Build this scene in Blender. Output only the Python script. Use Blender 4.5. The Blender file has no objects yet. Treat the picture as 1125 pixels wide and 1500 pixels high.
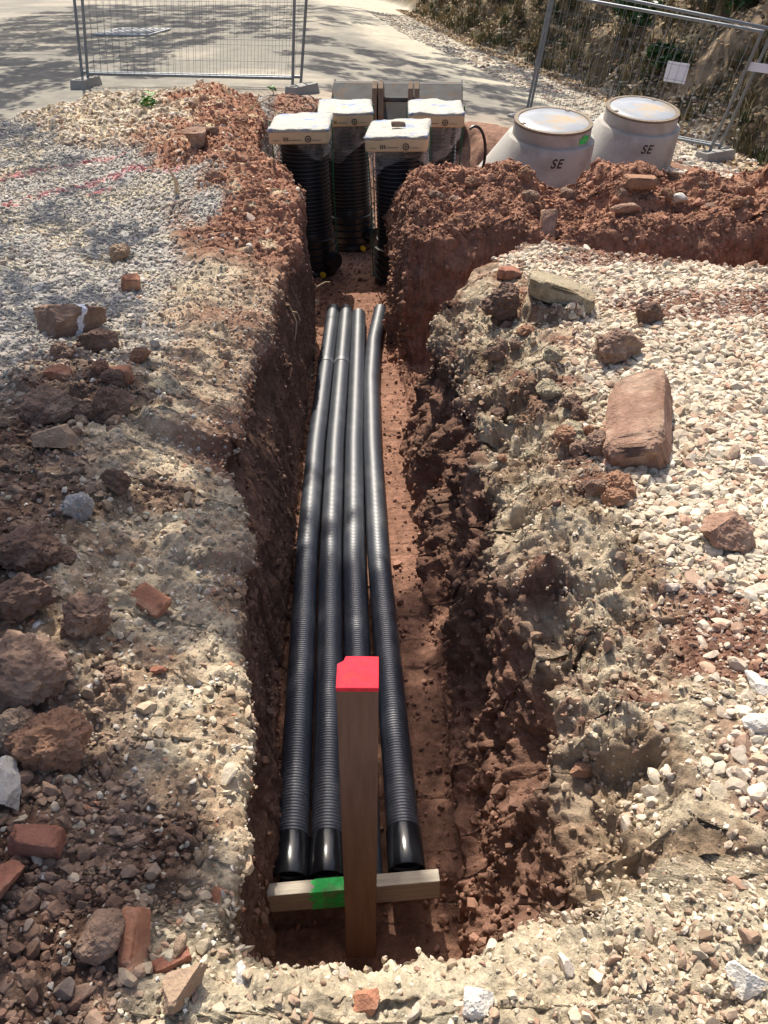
import bpy, math, random
import numpy as np
from mathutils import Vector, Matrix
R = math.radians
random.seed(7); rng = np.random.default_rng(11)
S = bpy.context.scene
C = S.collection

# ---------------------------------------------------------------- camera, sky, sun, exposure
cam = bpy.data.cameras.new('camera'); co = bpy.data.objects.new('camera', cam); C.objects.link(co)
co.location = (0, 0, 1.7); co.rotation_euler = (R(90 - 36.3), 0, R(-1.7))
cam.sensor_fit = 'VERTICAL'; cam.sensor_height = 36; cam.lens = 27.07; cam.clip_start = .05; cam.clip_end = 2000
S.camera = co
SUN_EL, SUN_AZ = 52.0, -9.0            # azimuth measured from +Y towards +X
w = bpy.data.worlds.new('World'); S.world = w; w.use_nodes = True
nt = w.node_tree; bg = nt.nodes['Background']; sky = nt.nodes.new('ShaderNodeTexSky')
sky.sky_type = 'NISHITA'; sky.sun_disc = False; sky.sun_elevation = R(SUN_EL); sky.sun_rotation = R(SUN_AZ)
nt.links.new(sky.outputs[0], bg.inputs[0]); bg.inputs[1].default_value = .13; sky.dust_density = 4; sky.air_density = .9; sky.ozone_density = .7
sl = bpy.data.lights.new('sun', 'SUN'); so = bpy.data.objects.new('sun', sl); C.objects.link(so)
sl.energy = 4.9; sl.angle = R(.5); sl.color = (1, .925, .80)
sd = Vector((math.cos(R(SUN_EL)) * math.sin(R(SUN_AZ)), math.cos(R(SUN_EL)) * math.cos(R(SUN_AZ)), math.sin(R(SUN_EL))))
so.rotation_euler = sd.to_track_quat('Z', 'Y').to_euler(); so.location = (-3, 10, 20)
S.view_settings.view_transform = 'Standard'; S.view_settings.look = 'None'
S.view_settings.exposure = .6; S.view_settings.gamma = 1
SOFF = (sd.x / sd.z, sd.y / sd.z)       # how far towards the sun a thing one metre higher has to stand to shade a spot

# ---------------------------------------------------------------- numpy noise
def _h(ix, iy, iz, s):
    n = (ix.astype(np.uint32) * np.uint32(374761393) + iy.astype(np.uint32) * np.uint32(668265263)
         + iz.astype(np.uint32) * np.uint32(2246822519) + np.uint32((s * 3266489917) & 0xffffffff))
    n = (n ^ (n >> np.uint32(13))) * np.uint32(1274126177)
    n = (n ^ (n >> np.uint32(16))) * np.uint32(2654435761)
    n ^= n >> np.uint32(15)
    return n.astype(np.float32) / np.float32(4294967295.)
def vnoise(p, sc, s=0):
    q = p / sc + 1000.
    i = np.floor(q); f = (q - i).astype(np.float32); i = i.astype(np.int64)
    f = f * f * f * (f * (f * 6 - 15) + 10)
    x, y, z = i[..., 0], i[..., 1], i[..., 2]; r = 0
    for dx in (0, 1):
        wx = f[..., 0] if dx else 1 - f[..., 0]
        for dy in (0, 1):
            wy = f[..., 1] if dy else 1 - f[..., 1]
            for dz in (0, 1):
                wz = f[..., 2] if dz else 1 - f[..., 2]
                r = r + wx * wy * wz * _h(x + dx, y + dy, z + dz, s)
    return r * 2 - 1
def fbm(p, sc, o=3, s=0, g=.5):
    r = 0; a = 1.; t = 0
    for k in range(o):
        r = r + a * vnoise(p, sc / 2 ** k, s + 17 * k); t += a; a *= g
    return r / t * 1.5
def billow(p, sc, o=3, s=0):
    r = 0; a = 1.; t = 0
    for k in range(o):
        r = r + a * np.abs(vnoise(p, sc / 2 ** k, s + 31 * k)); t += a; a *= .55
    return 1 - 2.2 * r / t
def worley(p, sc, s=0):
    q = p / sc + 1000.; i = np.floor(q).astype(np.int64); f = (q - i).astype(np.float32)
    best = np.full(p.shape[:-1], 9., np.float32); sec = best.copy(); cid = np.zeros(p.shape[:-1], np.float32)
    for dx in (-1, 0, 1):
        for dy in (-1, 0, 1):
            for dz in (-1, 0, 1):
                x, y, z = i[..., 0] + dx, i[..., 1] + dy, i[..., 2] + dz
                a, b, c = _h(x, y, z, s), _h(x, y, z, s + 1), _h(x, y, z, s + 2)
                d = (dx + a - f[..., 0]) ** 2 + (dy + b - f[..., 1]) ** 2 + (dz + c - f[..., 2]) ** 2
                m = d < best; sec = np.where(m, best, np.minimum(sec, d)); best = np.where(m, d, best); cid = np.where(m, _h(x, y, z, s + 3), cid)
    b_ = np.sqrt(best); return b_, cid * sstep(0, .16, np.sqrt(sec) - b_)
def sstep(a, b, x):
    t = np.clip((x - a) / (b - a), 0, 1); return t * t * (3 - 2 * t)

# ---------------------------------------------------------------- object helpers
def tag(o, label=None, cat=None, group=None, kind=None):
    if label: o['label'] = label
    if cat: o['category'] = cat
    if group: o['group'] = group
    if kind: o['kind'] = kind
    return o
def thing(name, label, cat, loc=(0, 0, 0), rot=(0, 0, 0), group=None):
    o = bpy.data.objects.new(name, None); C.objects.link(o); o.empty_display_size = .1
    o.location = loc; o.rotation_euler = rot
    return tag(o, label, cat, group)
def np_mesh(name, V, F, mat, col=None, smooth=False, parent=None, loc=None):
    """V (n,3); F (m,k) all faces with the same number of corners; col (n,3) or None"""
    V = np.asarray(V, np.float32); F = np.asarray(F, np.int32); m, k = F.shape
    me = bpy.data.meshes.new(name)
    me.vertices.add(len(V)); me.vertices.foreach_set('co', V.ravel())
    me.loops.add(m * k); me.loops.foreach_set('vertex_index', F.ravel())
    me.polygons.add(m); me.polygons.foreach_set('loop_start', np.arange(0, m * k, k, dtype=np.int32))
    me.polygons.foreach_set('use_smooth', np.full(m, smooth, dtype=bool))
    me.update(calc_edges=True)
    if col is not None:
        a = me.color_attributes.new('Col', 'FLOAT_COLOR', 'POINT')
        c4 = np.ones((len(V), 4), np.float32); c4[:, :3] = col; a.data.foreach_set('color', c4.ravel())
    me.materials.append(mat)
    o = bpy.data.objects.new(name, me); C.objects.link(o)
    if parent: o.parent = parent
    if loc is not None: o.location = loc
    return o
class MB:
    """collects shapes into one mesh (quads and n-gons)"""
    def __init__(s): s.v = []; s.f = []
    def box(s, c, size, rot=None, taper=1.0):
        b = len(s.v); M = rot or Matrix.Identity(3)
        for dz in (-.5, .5):
            for dx, dy in ((-.5, -.5), (.5, -.5), (.5, .5), (-.5, .5)):
                k = taper if dz > 0 else 1
                s.v.append(Vector(c) + M @ Vector((dx * size[0] * k, dy * size[1] * k, dz * size[2])))
        s.f += [tuple(b + i for i in q) for q in ((3, 2, 1, 0), (4, 5, 6, 7), (0, 1, 5, 4), (1, 2, 6, 5), (2, 3, 7, 6), (3, 0, 4, 7))]
        return s
    def tube(s, pts, r, n=8, caps=True):
        pts = [Vector(p) for p in pts]; rs = r if isinstance(r, (list, tuple)) else [r] * len(pts)
        b = len(s.v); u = None
        for i, p in enumerate(pts):
            t = (pts[min(i + 1, len(pts) - 1)] - pts[max(i - 1, 0)]).normalized()
            if u is None: u = t.orthogonal().normalized()
            u = (u - t * u.dot(t)).normalized(); q = t.cross(u)
            for k in range(n):
                a = 2 * math.pi * k / n; s.v.append(p + (u * math.cos(a) + q * math.sin(a)) * rs[i])
        for i in range(len(pts) - 1):
            for k in range(n):
                s.f.append((b + i * n + k, b + i * n + (k + 1) % n, b + (i + 1) * n + (k + 1) % n, b + (i + 1) * n + k))
        if caps:
            s.f.append(tuple(b + k for k in range(n))[::-1]); e = b + (len(pts) - 1) * n; s.f.append(tuple(e + k for k in range(n)))
        return s
    def lathe(s, prof, n=48, cap0=False, cap1=False):
        """prof rows: radius, z, centre x"""
        b = len(s.v)
        for row in prof:
            r, z = row[0], row[1]; cx = row[2] if len(row) > 2 else 0
            for k in range(n):
                a = 2 * math.pi * k / n; s.v.append(Vector((cx + r * math.cos(a), r * math.sin(a), z)))
        for i in range(len(prof) - 1):
            for k in range(n):
                s.f.append((b + i * n + k, b + i * n + (k + 1) % n, b + (i + 1) * n + (k + 1) % n, b + (i + 1) * n + k))
        if cap0: s.f.append(tuple(b + k for k in range(n))[::-1])
        if cap1: e = b + (len(prof) - 1) * n; s.f.append(tuple(e + k for k in range(n)))
        return s
    def prism(s, poly, d0, d1, f=lambda x, y, d: (x, d, y)):
        b = len(s.v); n = len(poly)
        for d in (d0, d1):
            for p in poly: s.v.append(Vector(f(p[0], p[1], d)))
        s.f.append(tuple(range(b, b + n))); s.f.append(tuple(range(b + n, b + 2 * n))[::-1])
        for k in range(n): s.f.append((b + (k + 1) % n, b + k, b + n + k, b + n + (k + 1) % n))
        return s
    def build(s, name, mat, parent=None, smooth=False, bevel=0, loc=None):
        me = bpy.data.meshes.new(name); me.from_pydata([tuple(v) for v in s.v], [], s.f); me.update()
        if smooth:
            me.polygons.foreach_set('use_smooth', [True] * len(me.polygons)); me.set_sharp_from_angle(angle=R(38))
        me.materials.append(mat)
        o = bpy.data.objects.new(name, me); C.objects.link(o)
        if parent: o.parent = parent
        if loc is not None: o.location = loc
        if bevel:
            m = o.modifiers.new('bevel', 'BEVEL'); m.width = bevel; m.segments = 2; m.limit_method = 'ANGLE'
        return o

# ---------------------------------------------------------------- materials
def mat(name, col=(.5, .5, .5), rough=.8, var=.25, vscale=6, bump=0, bscale=40, metal=0, attr=False, col2=None, c2scale=3, c2lo=.5, c2hi=.65, detail=5, spec=.3, bump2=0, b2scale=150):
    m = bpy.data.materials.new(name); m.use_nodes = True; t = m.node_tree; N = t.nodes; L = t.links
    b = N['Principled BSDF']; b.inputs['Roughness'].default_value = rough; b.inputs['Metallic'].default_value = metal
    b.inputs['Specular IOR Level'].default_value = spec
    tc = N.new('ShaderNodeTexCoord'); vec = tc.outputs['Object']
    def noise(sc, d=detail, r=.6):
        n = N.new('ShaderNodeTexNoise'); n.inputs['Scale'].default_value = sc; n.inputs['Detail'].default_value = d
        n.inputs['Roughness'].default_value = r; L.new(vec, n.inputs['Vector']); return n.outputs[0]
    if attr:
        a = N.new('ShaderNodeAttribute'); a.attribute_name = 'Col'; cur = a.outputs['Color']
    else:
        a = N.new('ShaderNodeRGB'); a.outputs[0].default_value = (*col, 1); cur = a.outputs[0]
    if col2:
        r = N.new('ShaderNodeMapRange'); r.inputs[1].default_value = c2lo; r.inputs[2].default_value = c2hi; L.new(noise(c2scale), r.inputs[0])
        mx = N.new('ShaderNodeMix'); mx.data_type = 'RGBA'; L.new(r.outputs[0], mx.inputs[0]); L.new(cur, mx.inputs[6]); mx.inputs[7].default_value = (*col2, 1); cur = mx.outputs[2]
    if var:
        r = N.new('ShaderNodeMapRange'); r.inputs[1].default_value = .25; r.inputs[2].default_value = .75
        r.inputs[3].default_value = 1 - var; r.inputs[4].default_value = 1 + var; L.new(noise(vscale, 8, .7), r.inputs[0])
        v = N.new('ShaderNodeVectorMath'); v.operation = 'SCALE'; L.new(cur, v.inputs[0]); L.new(r.outputs[0], v.inputs[3]); cur = v.outputs[0]
    L.new(cur, b.inputs['Base Color'])
    last = None
    for am, sc in ((bump, bscale), (bump2, b2scale)):
        if am:
            bp = N.new('ShaderNodeBump'); bp.inputs['Strength'].default_value = 1; bp.inputs['Distance'].default_value = am
            L.new(noise(sc, 6, .65), bp.inputs['Height'])
            if last: L.new(last, bp.inputs['Normal'])
            last = bp.outputs[0]
    if last: L.new(last, b.inputs['Normal'])
    return m
M_soil = mat('soil', attr=True, rough=.96, var=.42, vscale=30, bump=.015, bscale=46, bump2=.006, b2scale=150, spec=.08)
M_stone = mat('loose_stone', attr=True, rough=.9, var=.28, vscale=45, bump=.003, bscale=90, spec=.2)
M_road = mat('road_surface', attr=True, rough=.92, var=.2, vscale=3, bump=.004, bscale=60, spec=.2)
M_black = mat('black_plastic', (.012, .013, .016), rough=.36, var=.3, vscale=8, spec=.5)
M_wood = mat('raw_wood', (.34, .30, .245), rough=.85, var=.3, vscale=9, bump=.0015, bscale=50)

# ---------------------------------------------------------------- ground: excavation as one fine sheet
#            y      A         B           C           D            E            Fl           Fr         G            H            I           J           K
ST = [
 (-1.5, (-9, .1), (-1.6, .1), (-.8, .06), (-.38, .0), (-.3, -.01), (-.2, -.02), (.2, -.02), (.3, -.02), (.45, 0), (.7, .02), (1.3, .04), (9, .05)),
 (.70, (-9, .1), (-1.6, .14), (-.8, .08), (-.38, .0), (-.3, -.02), (-.2, -.03), (.2, -.03), (.3, -.02), (.45, -.01), (.7, .02), (1.3, .04), (9, .05)),
 (.80, (-9, .1), (-1.6, .14), (-.8, .07), (-.34, -.04), (-.28, -.10), (-.2, -.14), (.2, -.14), (.32, -.08), (.46, -.04), (.75, .01), (1.3, .04), (9, .05)),
 (.93, (-9, .1), (-1.6, .15), (-.82, .06), (-.33, -.1), (-.34, -.5), (-.34, -1), (.32, -1), (.45, -.42), (.53, -.14), (.85, -.02), (1.4, .03), (9, .05)),
 (1.3, (-9, .1), (-1.6, .17), (-.85, .07), (-.37, -.13), (-.38, -.5), (-.36, -1), (.325, -1), (.485, -.42), (.62, -.17), (.98, -.03), (1.5, .02), (9, .05)),
 (1.8, (-9, .1), (-1.6, .17), (-.9, .08), (-.44, -.13), (-.41, -.5), (-.39, -1), (.33, -1), (.505, -.44), (.66, -.18), (1.12, -.02), (1.6, .02), (9, .05)),
 (2.4, (-9, .08), (-1.6, .12), (-.95, .05), (-.51, -.12), (-.45, -.5), (-.40, -1), (.325, -1), (.475, -.46), (.62, -.2), (1.1, -.02), (1.6, .02), (9, .05)),
 (3.0, (-9, .05), (-1.7, .06), (-1.05, .03), (-.62, -.12), (-.49, -.5), (-.40, -1), (.32, -1), (.44, -.5), (.55, -.22), (1.0, -.03), (1.5, .03), (9, .06)),
 (3.8, (-9, .02), (-1.7, .03), (-1.1, .0), (-.60, -.12), (-.48, -.5), (-.41, -1), (.32, -1), (.435, -.54), (.48, -.26), (.92, -.02), (1.4, .04), (9, .07)),
 (4.5, (-9, .0), (-1.7, .0), (-1.1, -.01), (-.56, -.08), (-.46, -.5), (-.41, -1), (.33, -1), (.37, -.6), (.42, -.22), (.8, .0), (1.3, .04), (9, .08)),
 (5.2, (-9, .0), (-1.7, .0), (-1.0, .05), (-.5, -.03), (-.44, -.5), (-.41, -1), (.31, -1), (.35, -.6), (.4, -.2), (.7, .0), (1.2, .05), (9, .1)),
 (5.7, (-9, .0), (-1.7, .0), (-.95, .14), (-.46, .02), (-.43, -.5), (-.41, -1), (.27, -1), (.31, -.6), (.36, -.12), (.5, .05), (.9, .4), (9, .5)),
 (6.2, (-9, .0), (-1.8, .02), (-.95, .26), (-.47, .1), (-.43, -.5), (-.42, -1), (.27, -1), (.32, -.5), (.37, -.02), (.52, .14), (.9, .4), (9, .5)),
 (6.8, (-9, .0), (-2.0, .06), (-1.0, .33), (-.6, .13), (-.6, -.5), (-.58, -1), (.29, -1), (.34, -.5), (.4, .02), (.55, .17), (.9, .4), (9, .5)),
 (7.4, (-9, .0), (-2.2, .12), (-1.2, .36), (-.86, .16), (-.88, -.5), (-.85, -1), (.3, -1), (.36, -.5), (.42, -.1), (.6, .1), (1.0, .4), (9, .5)),
 (8.5, (-9, .0), (-2.5, .22), (-1.4, .34), (-1.04, .18), (-1.0, -.5), (-.97, -1), (.5, -1), (.6, -.9), (.8, -.8), (1.0, -.76), (1.4, -.72), (9, -.72)),
 (9.5, (-9, .0), (-2.8, .28), (-1.5, .34), (-1.08, .16), (-1.0, -.4), (-.9, -.9), (.5, -.9), (.6, -.82), (.8, -.76), (1.0, -.72), (1.4, -.70), (9, -.85)),
 (10.6, (-9, .0), (-2.9, .28), (-1.7, .32), (-1.25, .14), (-1.15, -.2), (-1.0, -.4), (.5, -.45), (.6, -.46), (.8, -.5), (1.0, -.55), (1.4, -.6), (9, -1.1)),
 (11.6, (-9, .0), (-2.9, .14), (-1.8, .18), (-1.4, .06), (-1.3, -.05), (-1.1, -.1), (.5, -.18), (.6, -.18), (.8, -.2), (1.0, -.24), (1.4, -.28), (9, -1.2)),
 (12.6, (-9, -.1), (-2.9, -.05), (-1.8, -.05), (-1.4, -.05), (-1.3, -.05), (-1.1, -.06), (.5, -.2), (.6, -.22), (.8, -.24), (1.0, -.28), (1.4, -.34), (9, -1.3)),
 (13.4, (-9, -.3), (-2.9, -.3), (-1.8, -.3), (-1.4, -.3), (-1.3, -.3), (-1.1, -.3), (.5, -.5), (.6, -.5), (.8, -.5), (1.0, -.5), (1.4, -.6), (9, -1.6)),
]
ST_Y = np.array([s[0] for s in ST]); ST_P = np.array([s[1:] for s in ST], float)       # (n,12,2)
def road_z(x, y):
    x = np.asarray(x, float)
    return np.where(x > -1, -.12 * (x + 1), 0) * sstep(6, 11, y) * 1.0
YE_X = [-9, -6, -4, -3.2, -1, 1, 2.5, 5, 6.5, 9]; YE_Y = [7.6, 8.6, 9.6, 11.3, 12.2, 12.0, 11.6, 10.4, 9.2, 8]
def yspace(y):
    s = .0042 + .0021 * max(y, 0) ** 1.15
    if 5.35 < y < 6.75: s = .0075
    if y < .5: s = .02
    if y > 7: s = .02 + .006 * (y - 7)
    return s
ys = [-1.2]
while ys[-1] < 13.3: ys.append(ys[-1] + yspace(ys[-1]))
ys = np.array(ys); NR = len(ys); NC = 1280
X = np.zeros((NR, NC)); Z = np.zeros((NR, NC)); U = np.zeros((NR, NC)); td = np.linspace(0, 1, 60, endpoint=False)
for j, y in enumerate(ys):
    k = int(np.clip(np.searchsorted(ST_Y, y) - 1, 0, len(ST) - 2)); a = (y - ST_Y[k]) / (ST_Y[k + 1] - ST_Y[k]); a = a if .7 < y < .95 else a * a * (3 - 2 * a)
    P = ST_P[k] * (1 - a) + ST_P[k + 1] * a
    px = np.concatenate([P[i, 0] + (P[i + 1, 0] - P[i, 0]) * td for i in range(11)] + [P[11:, 0]])
    pz = np.concatenate([P[i, 1] + (P[i + 1, 1] - P[i, 1]) * td for i in range(11)] + [P[11:, 1]])
    pu = np.arange(len(px)) / 60.
    hw = .68 * (.806 * max(y, .5) + 1.0) + .75
    wgt = np.where(np.abs(.5 * (px[1:] + px[:-1])) < hw, 1., .14)
    cl = np.concatenate([[0], np.cumsum(np.hypot(np.diff(px), np.diff(pz)) * wgt)])
    t = np.linspace(0, cl[-1], NC)
    X[j] = np.interp(t, cl, px); Z[j] = np.interp(t, cl, pz); U[j] = np.interp(t, cl, pu)
for _ in range(3):                                   # round the profile's corners
    for A in (X, Z):
        B = A.copy(); A[:, 2:-2] = (B[:, :-4] + B[:, 1:-3] + B[:, 2:-2] + B[:, 3:-1] + B[:, 4:]) / 5
Y = np.repeat(ys[:, None], NC, 1)
P0 = np.stack([X, Y, Z], -1)
# cross trench to the right, and the back of the spoil heap
lowf = fbm(np.stack([X, Y, 0 * X], -1), .55, 3, 5)
yn = np.interp(X, [.3, .5, .75, 1.1, 1.7, 2.6, 9], [4.15, 4.5, 4.9, 5.3, 5.12, 4.78, 4.5]) + .05 * lowf
yf = 5.62 + .07 * lowf + .03 * (X - .2)
crest = .17 + .10 * lowf + .16 * sstep(2.9, 4.0, X); ytop = 5.98 + .1 * lowf; zwall = -1.0 + (Y - yf) / np.maximum(ytop - yf, .1) * (.92 + .1 * lowf)
zc = np.maximum(-1.0, np.maximum(.05 - (Y - yn) / .22, np.minimum(zwall, -.08 + .1 * lowf + (crest + .08) * np.clip((Y - ytop) / .85, 0, 1))))
m = (X > .28) & (Y > 4.0) & (Y < 7)
Z = np.where(m, np.minimum(Z, zc), Z)
Z = np.where((X > .25) & (Y > 6.4), np.minimum(Z, np.maximum(crest - np.maximum(0, Y - 6.85 - .15 * lowf) * 1.1, -.98 + .28 * sstep(.5, 1.6, X))), Z)
Z = Z - .075 * sstep(1.48, 1.38, Y) * sstep(.9, .95, Y) * sstep(4.6, 4.9, U) * (1 - sstep(6.1, 6.4, U))  # added dip in the floor, so the board's shadow falls longer
P0 = np.stack([X, Y, Z], -1)
du = np.gradient(P0, axis=1); dv = np.gradient(P0, axis=0)
NRM = np.cross(du, dv); NRM /= np.linalg.norm(NRM, axis=-1, keepdims=True) + 1e-9
NRM[NRM[..., 2] < -.2] *= -1
# zones
wallL = sstep(3.0, 3.35, U) * (1 - sstep(4.75, 5.0, U)); wallR = sstep(6.0, 6.3, U) * (1 - sstep(8.2, 9.0, U))
trench = sstep(.78, .95, Y)
wallL = wallL * trench; wallR = wallR * trench * (1 - .6 * sstep(5.2, 5.7, Y))
floor = (sstep(4.8, 5.0, U) * (1 - sstep(6, 6.2, U))) * trench
shL = sstep(.75, 1.3, U) * (1 - sstep(3.0, 3.4, U)); shR = sstep(7.6, 8.2, U) * (1 - sstep(9.0, 9.9, U))
crossF = ((X > .2) & (Y > 5.5) & (Y < 7.4)).astype(float) * sstep(5.5, 5.7, Y)
hx = np.interp(Y, [5.2, 6.5, 7.4, 8.2, 9.2], [-.85, -1.4, -1.8, -2.6, -3.3])
heapL = sstep(4.3, 5.8, Y + .5 * (X + .6)) * sstep(-.25, .25, X - hx + .5 * lowf) * (X < -.4) * (1 - sstep(11.6, 12.4, Y))
heapL = heapL * (1 - wallL)
flatL = (X < -.6) * (1 - np.clip(shL * (1 - sstep(3.3, 4.2, Y)) + heapL, 0, 1)) * (1 - sstep(-1.4, -.9, X + .35 * lowf))
flatR = sstep(.8, 1.15, X + .2 * lowf) * (1 - sstep(-.15, .05, Y - yn)) * sstep(.95, 1.1, Y)
nearS = (1 - sstep(.8, .95, Y))
# rough relief along the normals
n1 = fbm(P0, .42, 2, 1); b1 = billow(P0, .22, 2, 2); b2 = billow(P0, .075, 3, 3); b3 = billow(P0, .026, 2, 4)
w1, c1 = worley(P0, .13, 50); w2, c2 = worley(P0, .055, 60)
clod1 = np.clip(.5 - w1, 0, 1) ** 1.0 * sstep(.42, .75, c1) * sstep(.62, .45, w1); clod2 = np.clip(.5 - w2, 0, 1) * sstep(.3, .7, c2)
nz_ = fbm(P0, .13, 3, 71)
SP = P0 * np.array([1, 1, .16])                          # stretched down the wall: tooth marks
str1 = fbm(SP, .11, 3, 8); strR = billow(P0 * np.array([1, 1, .22]), .14, 4, 9)
b4 = billow(P0, .0125, 2, 12); w3, c3 = worley(P0 + .01 * nz_[..., None], .028, 66); crumb = np.clip(.52 - w3, 0, 1) * sstep(.25, .6, c3)
flat_all = np.clip(flatL + flatR, 0, 1)
bank = np.clip(1 - flat_all - floor - wallL - wallR, 0, 1)
D = n1 * (.04 * bank + .03 * wallL + .07 * wallR + .05 * crossF + .012 * flat_all)
D += b1 * (.024 * bank * (1 - .5 * crossF) + .014 * wallL + .034 * wallR + .006 * crossF)
D += b2 * (.016 * bank * (1 - .6 * crossF) + .008 * wallL + .026 * wallR + .005 * floor + .004 * flat_all + .012 * heapL)
D += b3 * (.009 * bank + .004 * wallL + .011 * wallR + .004 * floor + .002 * flat_all)
D += str1 * .022 * wallL + strR * .07 * wallR + strR * .045 * crossF + b4 * (.0045 * bank + .005 * wallR + .003 * wallL + .002 * floor + .003 * crossF) + crumb * (.02 * bank * (1 - .5 * crossF) + .022 * wallR + .008 * floor + .006 * wallL)
D += clod1 * (.09 * bank * (1 - .6 * crossF) + .05 * wallR + .02 * wallL) * (1 - .75 * nearS) * sstep(-.35, .1, vnoise(P0, .5, 77))
D += clod2 * (.035 * bank + .03 * wallR + .008 * floor + .006 * flat_all + .01 * wallL)
# undercut band below the right lip and left ledge
D -= wallR * sstep(.05, .5, fbm(P0 * np.array([1, 1, 1.6]), .3, 2, 91)) * .09
for (hx_, hy_, hz_, rx, ry, rz, dp) in ((.44, 3.85, -.36, .2, .42, .16, .13), (.46, 4.35, -.5, .2, .2, .3, .08), (.5, 2.75, -.5, .2, .2, .2, .08), (.55, 2.05, -.55, .2, .16, .25, .09), (.6, 1.5, -.38, .2, .14, .13, .09), (.5, 1.15, -.6, .2, .12, .25, .08), (.45, 1.75, -.8, .2, .2, .15, .06), (-.6, 2.75, -.2, .25, .28, .12, .11), (-.5, 3.6, -.3, .2, .3, .12, .05)):
    D -= dp * np.exp(-((X - hx_) / rx) ** 2 - ((Y - hy_) / ry) ** 2 - ((Z - hz_) / rz) ** 2) * (wallR + wallL + .3 * bank).clip(0, 1)
for (hx_, hy_, rx, ry, dp) in ((.78, 2.15, .17, .18, .055), (1.12, 4.2, .2, .17, .09), (-.82, 3.05, .2, .16, .07), (.85, 3.5, .14, .14, .05), (-.62, 2.2, .14, .14, .05)):      # hardened lumps in the banks
    q_ = ((X - hx_) / rx) ** 2 + ((Y - hy_) / ry) ** 2 + .5 * nz_; D += dp * sstep(1.25, .75, q_)
yedge = np.interp(X, YE_X, YE_Y) + .35 * lowf
edge = sstep(-1.3, -.25, Y - yedge)
G = P0 + NRM * (D * (1 - .8 * edge))[..., None]
G[..., 2] = np.where(Y > 7, np.where(edge > 0, G[..., 2] * (1 - edge) + (road_z(X, Y) + .02 - .12 * sstep(.0, .5, Y - yedge)) * edge, G[..., 2]), G[..., 2])

# floor under the board was lowered earlier to lengthen the board's shadow
# soil colours; the right wall and far bank also carry painted shade and light
def C3(*c): return np.array(c, np.float32)
RED, DRED, BUFF, GREY, BRN, GRV, CRM = C3(.25, .135, .094), C3(.13, .078, .057), C3(.55, .46, .33), C3(.36, .33, .285), C3(.25, .17, .125), C3(.36, .345, .32), C3(.52, .45, .33)
def lerp(a, b, t): return a + (b - a) * t[..., None]
nA = fbm(P0, .35, 4, 21); nB = fbm(P0, .16, 4, 22); nC = fbm(P0, .8, 2, 23)
col = np.broadcast_to(RED, P0.shape).copy()
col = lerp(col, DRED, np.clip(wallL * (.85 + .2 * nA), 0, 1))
col = lerp(col, DRED, np.clip(wallR * (.65 + .45 * nA) * sstep(-.95, -.6, Z + .1 * nB) * (1 - .35 * sstep(2.1, 1.5, Y)), 0, .85))  # wall shade put into the brown; near stretch redder for its sunlit ridges
buffm = np.clip(shL * (1 - sstep(4.3, 5.4, Y + .6 * nC)) * sstep(-.45, .35, nA + .45 + .25 * nC), 0, 1)
col = lerp(col, lerp(np.broadcast_to(BUFF, P0.shape), C3(.34, .25, .17), sstep(-.1, .5, nB + .4 * nA)), sstep(-.16, .0, Z + .07 * nA + .1 * sstep(3.2, 2.0, Y)) * np.clip(np.maximum(buffm, shL * (1 - sstep(4.3, 5.4, Y + .6 * nC)) * .85), 0, 1))
patch = 0 * X
for (hx_, hy_, rx, ry) in ((2.0, 4.2, .65, .22), (.98, 1.72, .26, .2), (1.22, 1.62, .3, .15), (.86, 2.75, .13, .3), (.82, 3.3, .16, .2), (1.7, 5.0, .5, .12), (.75, .7, .3, .12)):
    patch = np.maximum(patch, sstep(1.3, .6, ((X - hx_) / rx) ** 2 + ((Y - hy_) / ry) ** 2 + .6 * nA + .3 * nB))
brnm = shL * sstep(0.0, .35, -X - .86 + .35 * nC + .3 * nA - .15 * sstep(1.4, .8, Y) * 0) * (1 - sstep(3.2, 4.0, Y + .4 * nA))
col = lerp(col, lerp(np.broadcast_to(BRN, P0.shape), DRED, sstep(-.2, .4, nB)), np.clip(brnm, 0, 1) * .9)
hgt = Z + .12 * nA + .06 * nB
buffR = np.clip(sstep(-.36, -.08, hgt) * np.maximum(wallR, shR) * (1 - sstep(4.5, 5.2, Y)), 0, 1) * sstep(-.75, -.1, nB + .35 * nA + .05)
col = lerp(col, lerp(np.broadcast_to(BUFF * .93, P0.shape), C3(.25, .18, .12), sstep(-.2, .4, nB + .3 * nA)), buffR)
fr = lerp(np.broadcast_to(CRM, P0.shape) * .85, RED, np.maximum(patch, .8 * sstep(.25, .5, nC + .4 * nA)))
col = lerp(col, fr, np.clip(flatR, 0, 1)); col = lerp(col, RED * .85, patch * .85 * (1 - wallR))
col = lerp(col, lerp(np.broadcast_to(CRM, P0.shape), BUFF * .8, sstep(-.3, .4, nB)), np.clip(nearS * sstep(-.55, -.3, X + .2 * nA), 0, 1))
col = lerp(col, lerp(np.broadcast_to(BRN, P0.shape), DRED, sstep(-.2, .4, nB)), np.clip(sstep(1.35, 1.0, Y + .5 * (X + .5) + .25 * nA) * sstep(.36, .5, -X - .1 * nA), 0, 1))
col = lerp(col, lerp(np.broadcast_to(GRV, P0.shape), CRM * .85, sstep(.1, .6, nA)), np.clip(flatL, 0, 1))
hp = lerp(np.broadcast_to(RED * 1.1, P0.shape), BUFF * .8, sstep(.3, .7, nB + .2 * nA))
col = lerp(col, hp, np.clip(heapL, 0, 1))
palehp = heapL * sstep(7.4, 8.4, Y) * sstep(-1.7, -2.2, X + .4 * nA)
col = lerp(col, CRM * .9, np.clip(palehp, 0, 1))
col = lerp(col, C3(.25, .15, .11), np.clip(sstep(7.4, 8.2, Y) * (X > -1), 0, 1) * .7)
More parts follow.
